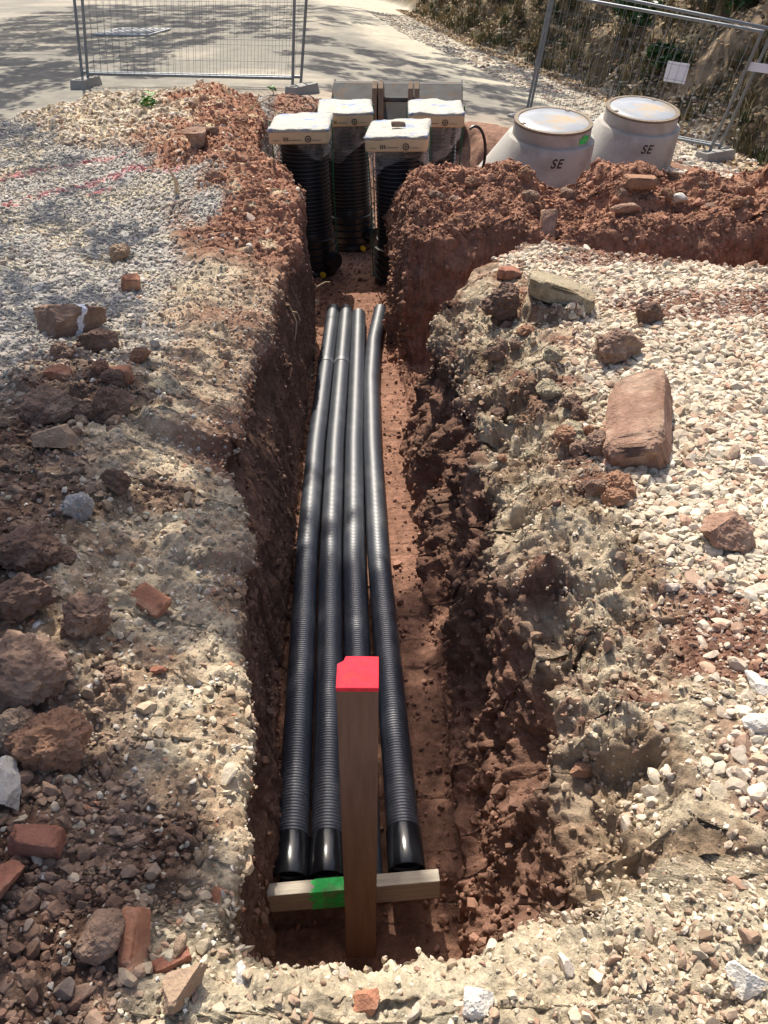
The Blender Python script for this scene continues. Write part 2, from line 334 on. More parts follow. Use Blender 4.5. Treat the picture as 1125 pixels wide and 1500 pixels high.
# sprayed red marking lines on the grey gravel
def seg(ax, ay, bx, by, wd):
    px, py = X - ax, Y - ay; dx, dy = bx - ax, by - ay; t = np.clip((px * dx + py * dy) / (dx * dx + dy * dy), 0, 1)
    return sstep(wd, wd * .4, np.hypot(px - t * dx, py - t * dy) + .03 * nB)
spray = np.clip(seg(-3.3, 6.1, -2.0, 7.2, .10) * .8 + seg(-2.0, 7.2, -1.5, 6.9, .06) * .7 + seg(-3.5, 6.9, -2.2, 7.7, .09) * .6 + seg(-2.2, 6.7, -2.1, 6.8, .07), 0, 1) * sstep(-.35, .3, vnoise(P0, .06, 99) + .15)
col = lerp(col, C3(.75, .06, .12), spray * .45 * flatL)
col *= (1 + .22 * fbm(P0, .05, 2, 33) + .12 * nB)[..., None]
col = lerp(col, col * C3(1.22, 1.18, 1.12), np.clip(crossF + heapL, 0, 1))  # reflected light on the far bank's face put into colour; heap lightened too
col = np.clip(col, .015, .75)
idx = np.arange(NR * NC).reshape(NR, NC)
FQ = np.stack([idx[:-1, :-1], idx[:-1, 1:], idx[1:, 1:], idx[1:, :-1]], -1).reshape(-1, 4)
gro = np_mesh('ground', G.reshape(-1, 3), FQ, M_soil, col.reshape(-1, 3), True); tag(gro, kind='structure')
GV = G.reshape(-1, 3)
gn = np.cross(np.gradient(G, axis=1), np.gradient(G, axis=0)); area = np.linalg.norm(gn, axis=-1); GN = (gn / (area[..., None] + 1e-12)).reshape(-1, 3); area = area.ravel()
def ground_z(x, y):
    j = int(np.clip(np.searchsorted(ys, y), 1, NR - 1)); i = int(np.argmin(np.abs(G[j, :, 0] - x) + (np.abs(G[j, :, 1] - y))))
    return float(G[j, i, 2])
# ---------------------------------------------------------------- road, verge and bank behind the excavation
xb_y = [-40, 0, 5, 7, 8, 9, 10, 12, 15, 18.7, 25, 36, 60, 170]; xb_x = [20, 13, 11, 9.6, 7.2, 6.2, 5.9, 5.8, 5.7, 4.95, 3.6, 2.3, -3, -60]
gx = np.concatenate([-10 - np.geomspace(.3, 130, 26)[::-1], np.arange(-10, 13, .085), 13 + np.geomspace(.3, 130, 26)])
gy = [-60, -40, -25, -15, -10, -6, -3, -1.5, 0, 2, 4, 6, 7]
y = 7.4
while y < 45: gy.append(y); y += .035 + .0045 * max(0, y - 8) ** 1.25
gy = np.array(gy + [46, 50, 56, 64, 76, 95, 125, 170.])
RX, RY = np.meshgrid(gx, gy); PR = np.stack([RX, RY, 0 * RX], -1)
xbv = np.interp(RY, xb_y, xb_x) + .22 * fbm(PR, 1.1, 3, 201); dist = RX - xbv
RZ = road_z(np.minimum(RX, 8), RY) * (RY > 6) - .03 * (RY < 7.3)
bh = np.where(dist > 0, np.minimum(.9 * dist, 4.5 + .05 * dist) + (.16 * fbm(PR, .9, 4, 202) + .07 * billow(PR, .35, 3, 203)) * sstep(0, .8, dist), 0)
RZ = RZ + bh + .012 * fbm(PR, .5, 3, 204)
verge = sstep(-2.6 - 1.6 * sstep(12, 20, RY), -1.9 - 1.2 * sstep(12, 20, RY), dist + .4 * fbm(PR, 1.2, 3, 205)) * (RY > 6)
rc = lerp(np.broadcast_to(C3(.20, .187, .16), PR.shape), C3(.33, .295, .235), sstep(-.1, .6, fbm(PR, 1.6, 4, 206)) * .7)
rc = lerp(rc, C3(.40, .365, .29), verge)
bk = lerp(np.broadcast_to(C3(.075, .06, .035), PR.shape), C3(.15, .11, .065), sstep(-.1, .5, fbm(PR, .7, 4, 207)))
path = sstep(.55, .15, np.abs(RY - 15.6 - .35 * dist + .3 * fbm(PR, .8, 3, 208))) * (dist > 0)
bk = lerp(bk, C3(.25, .18, .115), path)
rc = lerp(rc, bk, sstep(-.1, .25, dist))
near = sstep(1.6, .2, RY - np.interp(RX, YE_X, YE_Y) + .5 * fbm(PR, .8, 3, 209)) * (RY > 7)
rc = lerp(rc, C3(.33, .26, .2), near * .6)
rc = lerp(rc, C3(.40, .38, .35), (RY < 7) * 1.0)
rc = rc * (1 + .12 * fbm(PR, .12, 3, 210))[..., None]
RG = np.stack([RX, RY, RZ], -1); ii = np.arange(RX.size).reshape(RX.shape)
fq = np.stack([ii[:-1, :-1], ii[:-1, 1:], ii[1:, 1:], ii[1:, :-1]], -1)
cx = .5 * (RX[:-1, :-1] + RX[1:, 1:]); cy = .5 * (RY[:-1, :-1] + RY[1:, 1:])
keep = ~((np.abs(cx) < 8.8) & (cy > -1.15) & (cy < np.interp(cx, YE_X, YE_Y) - .25))
road = np_mesh('road', RG.reshape(-1, 3), fq[keep].reshape(-1, 4), M_road, rc.reshape(-1, 3), True); tag(road, kind='structure')
def road_at(x, y):
    j = int(np.argmin(np.abs(gy - y))); i = int(np.argmin(np.abs(gx - x))); return float(RZ[j, i])

# ---------------------------------------------------------------- loose gravel, rubble and crumbs
def ico(sub):
    t = (1 + 5 ** .5) / 2
    v = [(-1, t, 0), (1, t, 0), (-1, -t, 0), (1, -t, 0), (0, -1, t), (0, 1, t), (0, -1, -t), (0, 1, -t), (t, 0, -1), (t, 0, 1), (-t, 0, -1), (-t, 0, 1)]
    f = [(0, 11, 5), (0, 5, 1), (0, 1, 7), (0, 7, 10), (0, 10, 11), (1, 5, 9), (5, 11, 4), (11, 10, 2), (10, 7, 6), (7, 1, 8), (3, 9, 4), (3, 4, 2), (3, 2, 6), (3, 6, 8), (3, 8, 9), (4, 9, 5), (2, 4, 11), (6, 2, 10), (8, 6, 7), (9, 8, 1)]
    v = [np.array(p, float) / np.linalg.norm(p) for p in v]
    for _ in range(sub):
        cache = {}; nf = []
        def mid(a, b):
            k = (min(a, b), max(a, b))
            if k not in cache:
                p = v[a] + v[b]; v.append(p / np.linalg.norm(p)); cache[k] = len(v) - 1
            return cache[k]
        for a, b, c in f:
            x, y, z = mid(a, b), mid(b, c), mid(c, a); nf += [(a, x, z), (b, y, x), (c, z, y), (x, y, z)]
        f = nf
    return np.array(v), np.array(f, np.int32)
def cut(v, g, n, lo=.5, hi=.85):
    v = v.copy()
    for _ in range(n):
        d = g.normal(size=3); d /= np.linalg.norm(d); h = g.uniform(lo, hi); s = v @ d
        v -= np.maximum(s - h, 0)[:, None] * d
    return v
I1 = ico(1); I0 = ico(0); I2 = ico(2)
def scatter(name, pick, size, colf, base, aspect=(1, .78, .55), sink=.3, ncut=6, smooth=False, nvar=14, dust=.2):
    """one mesh of many small stones lying at the picked ground vertices"""
    g = np.random.default_rng(len(name) * 7 + len(pick)); bv, bf = base; n = len(pick)
    var = np.stack([cut(bv, g, ncut + 4, .38, .8) * 1.25 * (np.array(aspect) * g.uniform(.8, 1.25, 3)) for _ in range(nvar)])
    P = var[g.integers(0, nvar, n)] * (size[:, None, None] * .5)
    a = g.uniform(0, 2 * np.pi, n); ca, sa = np.cos(a), np.sin(a)
    x = P[..., 0] * ca[:, None] - P[..., 1] * sa[:, None]; yv = P[..., 0] * sa[:, None] + P[..., 1] * ca[:, None]
    N = GN[pick] * .8 + g.normal(size=(n, 3)) * .28; N /= np.linalg.norm(N, axis=1, keepdims=True)
    T = np.cross(N, np.array([.13, .97, .21])); T /= np.linalg.norm(T, axis=1, keepdims=True); B = np.cross(N, T)
    W = x[..., None] * T[:, None] + yv[..., None] * B[:, None] + P[..., 2:3] * N[:, None]
    jit = g.uniform(-.5, .5, (n, 2)) * .012
    cen = GV[pick] + GN[pick] * (size * .5 * aspect[2] * (1 - 2 * sink))[:, None]; cen[:, :2] += jit
    W = W + cen[:, None]
    nv = len(bv); F = (bf[None] + (np.arange(n) * nv)[:, None, None]).reshape(-1, 3)
    dm = dust * (.4 + 1.2 * g.random((n, 1))); colf = colf * (1 - dm) + colf_[pick] * dm
    colr = np.repeat(np.clip(colf, .012, .8)[:, None], nv, 1).reshape(-1, 3)
    return tag(np_mesh(name, W.reshape(-1, 3), F, M_stone, colr, smooth), kind='stuff')
camp = np.array([0, 0, 1.7]); vv = GV - camp; rngd = np.linalg.norm(vv, axis=1)
fwd = np.array([math.sin(R(1.7)) * math.cos(R(36.3)), math.cos(R(1.7)) * math.cos(R(36.3)), -math.sin(R(36.3))]); kz = vv @ fwd
inview = (np.abs(GV[:, 0] - .03 * GV[:, 1]) < .66 * np.maximum(kz, .3) + 1.0) & (kz > .15)
colf_ = col.reshape(-1, 3)
def picks(dens, n):
    p = np.where(inview, dens.ravel() * area, 0); p = np.clip(p, 0, None); p /= p.sum(); return rng.choice(len(p), n, p=p)
def pal(n, cols, wts, jit=.16):
    c = np.array(cols)[rng.choice(len(cols), n, p=np.array(wts) / sum(wts))]; return c * (1 + jit * rng.normal(size=(n, 1))) * (1 + .015 * rng.normal(size=(n, 3)))
CREAMS = [(.57, .48, .37), (.62, .55, .45), (.50, .42, .33), (.46, .40, .33), (.42, .29, .21), (.33, .19, .14)]
redp = np.clip(np.maximum(patch, .8 * sstep(.25, .5, nC + .4 * nA)), 0, 1)
n = 39600; p = picks(flatR * (1 - .8 * redp) * sstep(.95, 1.2, Y) * sstep(6.2, 5, X), n)
scatter('white_gravel', p, np.clip(rng.lognormal(math.log(.0235), .46, n), .009, .065), pal(n, CREAMS, [5, 4, 4, 2.5, 2.4, 1.4]), I1, dust=.3, sink=.32)
n = 44880; p = picks((flatR * .9 + nearS * sstep(.1, .5, X) * .7 + nearS * sstep(-.45, -.1, X) * .35 + shR * .35 * (Y < 4.6)) * sstep(6, 5, X), n)
scatter('gravel_chips', p, np.clip(rng.lognormal(math.log(.0105), .5, n), .004, .035), pal(n, CREAMS, [5, 4, 4, 2, 2, 1]), I0, dust=.4)
n = 9240; p = picks((flatR + shR * .6 + nearS * .5) * redp + .06 * shR * (Y < 4.5) * (nA > .1) + .12 * nearS * (X > .3), n)
scatter('red_soil_crumbs', p, np.clip(rng.lognormal(math.log(.014), .45, n), .005, .045), pal(n, [(.22, .115, .08), (.27, .16, .11), (.17, .09, .06)], [3, 1, 2]), I1, dust=.5)
n = 554; p = picks(nearS * sstep(.0, .35, X) + flatR * sstep(1.5, 1.0, Y) * .8, n)
scatter('white_cobbles', p, np.clip(rng.lognormal(math.log(.026), .4, n), .01, .06), pal(n, CREAMS, [5, 4, 3, 2, 1, 1]), I1)
GREYS = [(.43, .385, .335), (.48, .435, .37), (.37, .33, .285), (.52, .47, .385), (.3, .23, .18)]
n = 36960; p = picks(flatL * (1 - edge), n); sp = spray.ravel()[p] > .35
cc = pal(n, GREYS, [4, 3, 3, 2, .8]); m_ = rng.random((sp.sum(), 1)) * .65; cc[sp] = cc[sp] * (1 - m_) + np.array([.62, .09, .13]) * m_
scatter('grey_gravel', p, np.clip(rng.lognormal(math.log(.023), .36, n), .008, .055), cc, I1)
n = 15840; p = picks(np.clip(shL + .5 * nearS * (X < -.2), 0, 1) * (1 - sstep(4.5, 5.2, Y)) * (1.3 - .6 * brnm), n)
scatter('pale_chips', p, np.clip(rng.lognormal(math.log(.011), .5, n), .004, .045), pal(n, [(.58, .53, .43), (.46, .4, .3), (.3, .2, .14), (.38, .17, .1), (.6, .58, .54)], [4, 3, 3, 1, 1.5]), I0, dust=.35, sink=.38)
n = 18480; p = picks(brnm * 1.0 + 1.6 * sstep(1.35, 1.0, Y + .5 * (X + .5) + .25 * nA) * sstep(.36, .5, -X - .1 * nA) + .25 * shL * (Y < 5), n)
cc = colf_[p] * (.7 + .7 * rng.random((n, 1)))
scatter('brown_rubble', p, np.clip(rng.lognormal(math.log(.014), .55, n), .004, .05), cc * .5 + .5 * pal(n, [(.24, .16, .115), (.30, .2, .145), (.18, .115, .085), (.33, .17, .11), (.45, .4, .33)], [4, 3, 2, .8, 1.6]), I1, aspect=(1, .85, .7), ncut=8, dust=.7)
n = 19800; p = picks(heapL * (1 - palehp) + crossF * (Z > -.14) * .6 + ((X > .25) & (Y > 6) & (Y < 7.6)) * .6, n)
scatter('red_clods', p, np.clip(rng.lognormal(math.log(.018), .5, n), .006, .075), colf_[p] * (.85 + .4 * rng.random((n, 1))), I1, aspect=(1, .85, .75), ncut=7, dust=.4)
n = 5280; p = picks(palehp + heapL * .03, n)
scatter('pale_gravel', p, np.clip(rng.lognormal(math.log(.038), .35, n), .015, .08), pal(n, CREAMS, [5, 4, 4, 2, 2, 1]), I1)
n = 17160; p = picks(wallR * .8 + wallL * .35 + floor * .7 + crossF * .4, n)
scatter('wall_crumbs', p, np.clip(rng.lognormal(math.log(.014), .5, n), .005, .07), colf_[p] * (.8 + .5 * rng.random((n, 1))), I0, aspect=(1, .9, .8), sink=.15)
# stones of the verge beyond the fence
def verge_pick(n):
    g = np.random.default_rng(5); yv = 9 + 24 * g.random(n * 4) ** 1.5; d = g.uniform(-2.3, .3, n * 4); xv = np.interp(yv, xb_y, xb_x) + d
    return xv[:n], yv[:n]
n = 7000; vx, vy = verge_pick(n); bv, bf = I0; g = np.random.default_rng(3)
vz = RZ[np.clip(np.searchsorted(gy, vy), 0, len(gy) - 1), np.clip(np.searchsorted(gx, vx), 0, len(gx) - 1)]
sz = np.clip(g.lognormal(math.log(.06), .35, n), .02, .15); Wv = bv[None] * (sz * .5)[:, None, None] * g.uniform(.6, 1.2, (n, 1, 3)) * np.array([1, 1, .6]) + np.stack([vx, vy, vz + .01], -1)[:, None]
tag(np_mesh('verge_gravel', Wv.reshape(-1, 3), (bf[None] + (np.arange(n) * 12)[:, None, None]).reshape(-1, 3), M_stone, np.repeat(pal(n, CREAMS, [4, 3, 4, 3, 2, .5])[:, None], 12, 1).reshape(-1, 3)), kind='stuff')

# ---------------------------------------------------------------- single rocks, bricks and clods
M_rock = {}
def rock_mat(key, c, c2, bump):
    if key not in M_rock:
        M_rock[key] = mat('rock_' + key, c, rough=.92, var=.32, vscale=16, bump=bump, bscale=45, col2=c2, c2scale=7, c2lo=.5, c2hi=.68, spec=.15, bump2=bump * .35, b2scale=160)
    return M_rock[key]
RM = dict(pink=((.31, .19, .138), (.40, .285, .21), .012), brown=((.235, .155, .115), (.31, .22, .165), .01), dark=((.165, .105, .08), (.22, .145, .11), .012), brick=((.36, .17, .105), (.40, .24, .16), .005),
          redbrick=((.28, .125, .085), (.25, .15, .11), .006), tan=((.33, .235, .165), (.24, .15, .1), .006), white=((.6, .56, .5), (.48, .42, .33), .003), grey=((.36, .34, .32), (.28, .25, .22), .004), orange=((.32, .18, .115), (.25, .145, .1), .012), buff=((.42, .355, .25), (.28, .205, .135), .02))
I3 = ico(3); I4 = ico(4); I5 = ico(5)
def rock(name, label, cat, x, y, size, kind, rot=(0, 0, 0), seed=0, ncut=9, lift=.3, lump=.12, boxy=False, z=None, group=None, lo=.6):
    crumb = cat == 'clod'
    g = np.random.default_rng(seed + 100); bv, bf = I5 if max(size) > .3 else I4
    if crumb: v = cut(bv, g, 6, .62, .95); lump = max(lump, .2)
    elif boxy:
        v = np.sign(bv) * np.abs(bv) ** .24; v /= np.abs(v).max(0); v = cut(v, g, ncut, .95, 1.5)
    else: v = cut(bv, g, ncut + 3, lo - .18, .86) * 1.18
    q = v * np.array(size) / max(size) + seed * 3.7
    v = v * (1 + lump * fbm(q, .8, 3, seed) + lump * .45 * billow(q, .3, 3, seed + 1) * (0.4 if boxy else 1))[:, None]
    v = v * (1 + (.11 if crumb else .06) * fbm(q, .24, 3, seed + 5) + (.075 if crumb else .035) * billow(q, .11, 2, seed + 6))[:, None]
    v = v * np.array(size) / 2
    zz = ground_z(x, y) if z is None else z
    o = np_mesh(name, v, bf, rock_mat(kind, *RM[kind]), None, boxy and max(size) < .3)
    o.location = (x, y, zz + size[2] * lift * .5); o.rotation_euler = [R(a) for a in rot]
    return tag(o, label, cat, group)
for a in [
 ('stone_block', 'big oblong pinkish brown stone block tilted on the white gravel right of the trench', 'stone', 1.17, 2.84, (.235, .50, .17), 'pink', (14, -22, -22), 1, 7, .8, .05, True),
 ('stone', 'fist-shaped salmon stone lying alone on the white gravel below the big stone block', 'stone', 1.27, 2.13, (.17, .19, .12), 'pink', (8, 10, 20), 2, 8, .7, .08),
 ('rock', 'dark brown rock with a white paint stroke across it on the left gravel edge', 'rock', -1.58, 3.97, (.36, .24, .22), 'brown', (5, 12, 10), 3, 8, .6, .1),
 ('clod', 'small brown lump alone on the grey gravel above the orange brick fragment', 'clod', -1.61, 5.24, (.14, .13, .13), 'tan', (0, 20, 30), 4, 9, .7),
 ('brick_fragment', 'orange brick fragment alone on the edge of the grey gravel', 'brick', -1.42, 4.7, (.11, .09, .09), 'brick', (10, 5, 15), 5, 7, .8, .05, True),
 ('rock', 'tan angular rock with a flat top amid brown rubble on the left bank', 'rock', -1.2, 2.66, (.21, .15, .13), 'tan', (5, -15, -25), 6, 8, .7, .06),
 ('tile_shard', 'flat orange-red tile shard lying on the pale left bank', 'tile', -.69, 1.83, (.12, .075, .03), 'brick', (18, 12, -32), 7, 5, 1.2, .02, True),
 ('clod', 'big dark brown clod uppermost in the pile at the left edge', 'clod', -1.07, 1.9, (.19, .17, .14), 'dark', (0, 0, 10), 8, 9, .7),
 ('clod', 'wide dark brown clod in the middle of the pile at the left edge', 'clod', -1.0, 1.68, (.22, .15, .13), 'dark', (6, 0, 28), 9, 8, .7),
 ('clod', 'upright rounded brown clod at the right of the left-edge pile above the tile-red sliver', 'clod', -.83, 1.66, (.14, .15, .15), 'brown', (0, 10, -20), 10, 8, .7),
 ('clod', 'large crumbly clod full of small pebbles in the left-edge pile', 'clod', -.92, 1.42, (.23, .19, .14), 'brown', (8, 10, 0), 11, 6, .6, .16),
 ('clod', 'cracked orange-brown soil clod below the pebbly clod at the left edge', 'clod', -.80, 1.24, (.17, .15, .14), 'orange', (0, 5, 15), 12, 11, .6),
 ('clod', 'yellowish brown clod wedged beside the cracked orange clod at the left edge', 'clod', -.90, 1.27, (.11, .12, .13), 'tan', (0, 5, 70), 13, 10, .6),
 ('rock', 'smooth pale grey rock cut by the left edge of the picture', 'rock', -.87, 1.10, (.1, .14, .1), 'grey', (0, 25, 20), 14, 7, .7, .05),
 ('half_brick', 'half-round red-brown brick piece lying flat at lower left', 'brick', -.745, .97, (.11, .055, .055), 'redbrick', (0, 4, -4), 15, 5, .9, .05, True),
 ('brick_fragment', 'rounded red brick chunk cut by the left edge at lower left', 'brick', -.79, .865, (.1, .08, .08), 'redbrick', (0, 0, 30), 16, 8, .8, .06),
 ('brick_shard', 'long orange brick shard standing upright at lower left', 'brick', -.495, .775, (.04, .125, .06), 'brick', (28, -18, -8), 17, 6, 1.0, .05, True),
 ('rock', 'brown blocky rock left of the upright orange brick shard', 'rock', -.565, .785, (.09, .1, .07), 'brown', (5, 0, 20), 18, 8, .7, .07),
 ('rock', 'long brown rock with grey quartz patches at the bottom of the left bank', 'rock', -.385, .69, (.10, .075, .06), 'tan', (0, -12, 45), 19, 6, .8, .06),
 ('stone', 'small upright tan pebble beside a thin red sliver at lower left', 'stone', -.405, .775, (.026, .05, .035), 'tan', (20, 0, -12), 20, 6, .9, .04),
 ('tile_shard', 'thin dark red tile sliver under the small tan pebble at lower left', 'tile', -.42, .75, (.075, .03, .025), 'redbrick', (0, 0, 28), 21, 4, .9, .03, True),
 ('stone_shard', 'narrow white stone shard standing where the brown rubble meets pale soil', 'stone', -.275, .715, (.028, .062, .02), 'white', (35, 10, 12), 22, 5, 1.0, .04),
 ('stone', 'orange-brown angular stone on white crushed rock at the near edge', 'stone', -.012, .685, (.06, .055, .035), 'brick', (5, 0, 40), 23, 7, .9, .04),
 ('clod', 'dark brown clod perched under the gravel rim at the trench corner', 'clod', .80, 4.25, (.23, .2, .2), 'dark', (0, 0, 15), 24, 9, .7),
 ('clod', 'very dark crumbly clod just right of the rim clod on the white gravel', 'clod', 1.55, 3.95, (.15, .13, .13), 'dark', (0, 0, 40), 25, 10, .7),
 ('brick_fragment', 'red brick fragment on the crest of the white gravel near the cross trench', 'brick', .92, 4.72, (.13, .1, .07), 'redbrick', (0, 8, 20), 26, 7, .7, .05, True),
 ('stone_slab', 'pale pink slab standing upright in the far spoil bank', 'stone', 1.46, 6.13, (.12, .08, .25), 'pink', (-30, 8, 0), 27, 6, .5, .05, True),
 ('stone', 'flat reddish stone embedded in the front of the far spoil bank', 'stone', 2.08, 6.2, (.23, .14, .09), 'pink', (-20, 0, 4), 28, 7, .8, .05),
 ('stone', 'broad brick-coloured stone on the crest in front of the right concrete cone', 'stone', 2.25, 6.48, (.26, .15, .09), 'orange', (0, 3, 0), 29, 6, .9, .04, True),
 ('stone', 'small white angular stone on the crest below the right fence', 'stone', 2.58, 6.42, (.13, .1, .08), 'white', (0, 15, 30), 30, 8, .9, .04),
 ('brick_fragment', 'small orange brick bit touching the left end of the big stone block', 'brick', .99, 2.76, (.075, .06, .05), 'brick', (0, 10, 20), 31, 7, .9, .05),
 ('clod', 'reddish clod with a white chip on top left of the big stone block', 'clod', .90, 2.92, (.13, .1, .07), 'orange', (0, 5, 0), 32, 8, .9),
 ('stone', 'egg-shaped pale cobble at the right edge beside red soil', 'stone', 1.04, 1.3, (.075, .055, .045), 'white', (0, 0, 10), 33, 4, .8, .04),
 ('stone', 'smooth oblong white pebble standing on the red soil patch at right', 'stone', 1.11, 1.45, (.05, .085, .04), 'white', (15, 0, 15), 34, 4, .8, .04),
 ('stone', 'round white stone half buried at the near rim right of centre', 'stone', .21, .66, (.07, .055, .05), 'white', (0, 0, 20), 35, 5, .7, .05),
 ('stone', 'large pale stone in the bottom right corner', 'stone', .73, .65, (.08, .06, .05), 'white', (0, 10, 0), 36, 7, .8, .05),
 ('brick_fragment', 'orange brick corner left of the second brick on the upper left rubble', 'brick', -1.43, 3.33, (.11, .09, .08), 'brick', (10, 10, 30), 37, 7, .9, .05),
 ('brick_fragment', 'blocky orange brick piece right of the first brick on the upper left rubble', 'brick', -1.13, 3.31, (.10, .08, .08), 'brick', (0, 0, 12), 38, 6, .9, .05, True),
 ('brick_fragment', 'tiny crimson brick chip on the left slope below the flat tile shard', 'brick', -.605, 1.53, (.042, .038, .03), 'redbrick', (0, 20, 10), 39, 7, 1, .05),
 ('stone', 'rounded pinkish boulder on the red heap left of the chambers', 'stone', -1.38, 7.25, (.27, .22, .2), 'pink', (0, 0, 20), 40, 7, .7, .06),
 ('stone', 'angular red stone sticking out of the right trench wall', 'stone', .61, 1.33, (.09, .06, .05), 'orange', (0, 10, 20), 41, 7, .6, .06),
 ('tile_shard', 'narrow terracotta sliver in the left slope above the near rim', 'tile', -.36, .91, (.022, .05, .02), 'brick', (40, 0, 0), 42, 5, .9, .03),
 ('clod', 'brown knobbly clod at the foot of the pale slab on the right bank', 'clod', 1.25, 3.55, (.24, .2, .16), 'brown', (0, 0, 0), 43, 9, .6),
 ('slab', 'flat buff hardcore slab on the right rim beside the dark clod', 'slab', 1.13, 4.2, (.36, .26, .10), 'buff', (-6, 12, -12), 44, 8, .9, .16, True),
 ('clod', 'brown clod beside the painted rock on the left gravel edge', 'clod', -1.36, 3.72, (.2, .17, .14), 'dark', (0, 0, 30), 47, 9, .6),
 ('clod', 'wide brown clod under the two orange bricks on the upper left rubble', 'clod', -1.35, 3.0, (.24, .2, .16), 'brown', (0, 0, 10), 48, 9, .6),
 ('clod', 'squarish brown clod above the tan angular rock on the left bank', 'clod', -1.12, 3.02, (.2, .18, .15), 'dark', (0, 0, 50), 49, 9, .6),
 ('clod', 'dull violet-brown stone in the white chips at the left edge', 'clod', -1.0, 2.2, (.1, .1, .09), 'grey', (0, 0, 50), 50, 7, .7, .05),
]: rock(*a)
for o in list(C.objects):
    if o.get('label', '').startswith('dark brown rock with a white paint'):
        # the paint stroke is a skin a few millimetres proud of the rock's own faces
        me = o.data; V = np.zeros(len(me.vertices) * 3); me.vertices.foreach_get('co', V); V = V.reshape(-1, 3); NN = np.zeros(len(V) * 3); me.vertices.foreach_get('normal', NN); NN = NN.reshape(-1, 3)
        rg = np.random.default_rng(9); d = V @ np.array([.8, .45, -.2]); ok = (np.abs(d - .035 + .012 * vnoise(V, .05, 4)) < .013 + .01 * vnoise(V, .03, 8)) & (V[:, 2] > -.07) & (vnoise(V, .025, 6) > -.5)
        Fp = np.array([p.vertices[:] for p in me.polygons]); Fp = Fp[ok[Fp].all(1)]
        if len(Fp): np_mesh('paint_stroke', V + NN * .003, Fp, mat('white_paint', (.62, .63, .68), var=.2, vscale=60), None, True, o)
# piled clods of the left bank that nothing tells apart
g = np.random.default_rng(77)
for i in range(40):
    yv = g.uniform(.75, 3.6); xv = -.75 - .18 * max(0, yv - 1) - abs(g.normal()) * .38 + .12
    if yv > 1.0 and xv > -.72: xv -= .25
    s = float(np.clip(g.lognormal(math.log(.065), .35), .035, .13)) * (.7 + .15 * yv)
    rock('clod', 'earthy brown clod lying loose among the rubble of the left bank', 'clod', xv, yv, (s, s * g.uniform(.65, .95), s * g.uniform(.55, .8)), ['brown', 'dark', 'brown', 'tan', 'dark', 'orange'][i % 6], (g.uniform(-20, 20), g.uniform(-20, 20), g.uniform(0, 180)), 200 + i, 9, .6, group='loose clods on the left bank')
for i in range(26):
    yv = g.uniform(2.4, 4.3); xv = .62 + g.random() * .42 + .06 * abs(yv - 3)
    s = float(np.clip(g.lognormal(math.log(.075), .4), .04, .14))
    rock('clod', 'reddish clod lying loose along the right trench rim', 'clod', xv, yv, (s, s * g.uniform(.65, .95), s * g.uniform(.6, .85)), ['brown', 'dark', 'orange', 'buff'][i % 4], (g.uniform(-20, 20), g.uniform(-20, 20), g.uniform(0, 180)), 300 + i, 9, .5, group='loose clods along the right rim')
for i in range(18):
    yv = g.uniform(6.3, 9.4); xv = -.85 - .1 * (yv - 6) - abs(g.normal()) * .45
    s = float(np.clip(g.lognormal(math.log(.11), .3), .06, .2))
    rock('clod', 'red clod lying on the left spoil heap', 'clod', xv, yv, (s, s * g.uniform(.65, .95), s * g.uniform(.6, .85)), ['orange', 'brown', 'orange', 'pink'][i % 4], (g.uniform(-20, 20), g.uniform(-20, 20), g.uniform(0, 180)), 400 + i, 9, .5, group='clods on the left spoil heap')
for i in range(24):
    xv = g.uniform(.6, 4.2); yv = 6.15 + g.random() * .55
    s = float(np.clip(g.lognormal(math.log(.11), .3), .05, .19))
    rock('clod', 'red clod lying on the far spoil bank', 'clod', xv, yv, (s, s * g.uniform(.65, .95), s * g.uniform(.6, .85)), ['orange', 'brown', 'orange', 'brown'][i % 4], (g.uniform(-20, 20), g.uniform(-20, 20), g.uniform(0, 180)), 500 + i, 9, .4, group='clods on the far spoil bank')

# ---------------------------------------------------------------- pipes in the trench
M_pipe = mat('pipe_plastic', (.019, .027, .044), rough=.44, var=.4, vscale=14, spec=1.0, col2=(.10, .105, .112), c2scale=5, c2lo=.5, c2hi=.8)
M_sock = mat('socket_plastic', (.012, .013, .016), rough=.2, var=.3, vscale=10, spec=.6)
M_pipe.node_tree.nodes['Principled BSDF'].inputs['Coat Weight'].default_value = .8; M_pipe.node_tree.nodes['Principled BSDF'].inputs['Coat Roughness'].default_value = .5
def sweep(name, path, radf, step, n, mt, parent, caps=False):
    P = np.array(path, float); q = np.linspace(0, len(P) - 1, 400)
    sm = np.stack([np.interp(q, range(len(P)), P[:, k]) for k in range(3)], 1)
    for _ in range(30): sm[1:-1] = (sm[:-2] + sm[1:-1] * 2 + sm[2:]) / 4
    L = np.concatenate([[0], np.cumsum(np.linalg.norm(np.diff(sm, axis=0), axis=1))]); s = np.arange(0, L[-1], step)
    c = np.stack([np.interp(s, L, sm[:, k]) for k in range(3)], 1); t = np.gradient(c, axis=0); t /= np.linalg.norm(t, axis=1, keepdims=True)
    sx = np.cross(t, [0, 0, 1]); sx /= np.linalg.norm(sx, axis=1, keepdims=True); uz = np.cross(sx, t); r = radf(s)
    a = np.linspace(0, 2 * np.pi, n, endpoint=False)
    V = c[:, None] + r[:, None, None] * (sx[:, None] * np.cos(a)[None, :, None] + uz[:, None] * np.sin(a)[None, :, None])
    m = len(s); k = np.arange(m * n).reshape(m, n); kn = np.roll(k, -1, 1)
    F = np.stack([k[:-1], k[1:], kn[1:], kn[:-1]], -1).reshape(-1, 4)
    return np_mesh(name, V.reshape(-1, 3), F, mt, None, True, parent)
PITCH = .0128
ringr = lambda R0: (lambda s: R0 - .0032 * np.array([.1, .03, 0, .03, .1, .55, 1, .55])[np.arange(len(s)) % 8])
ROD = .0605
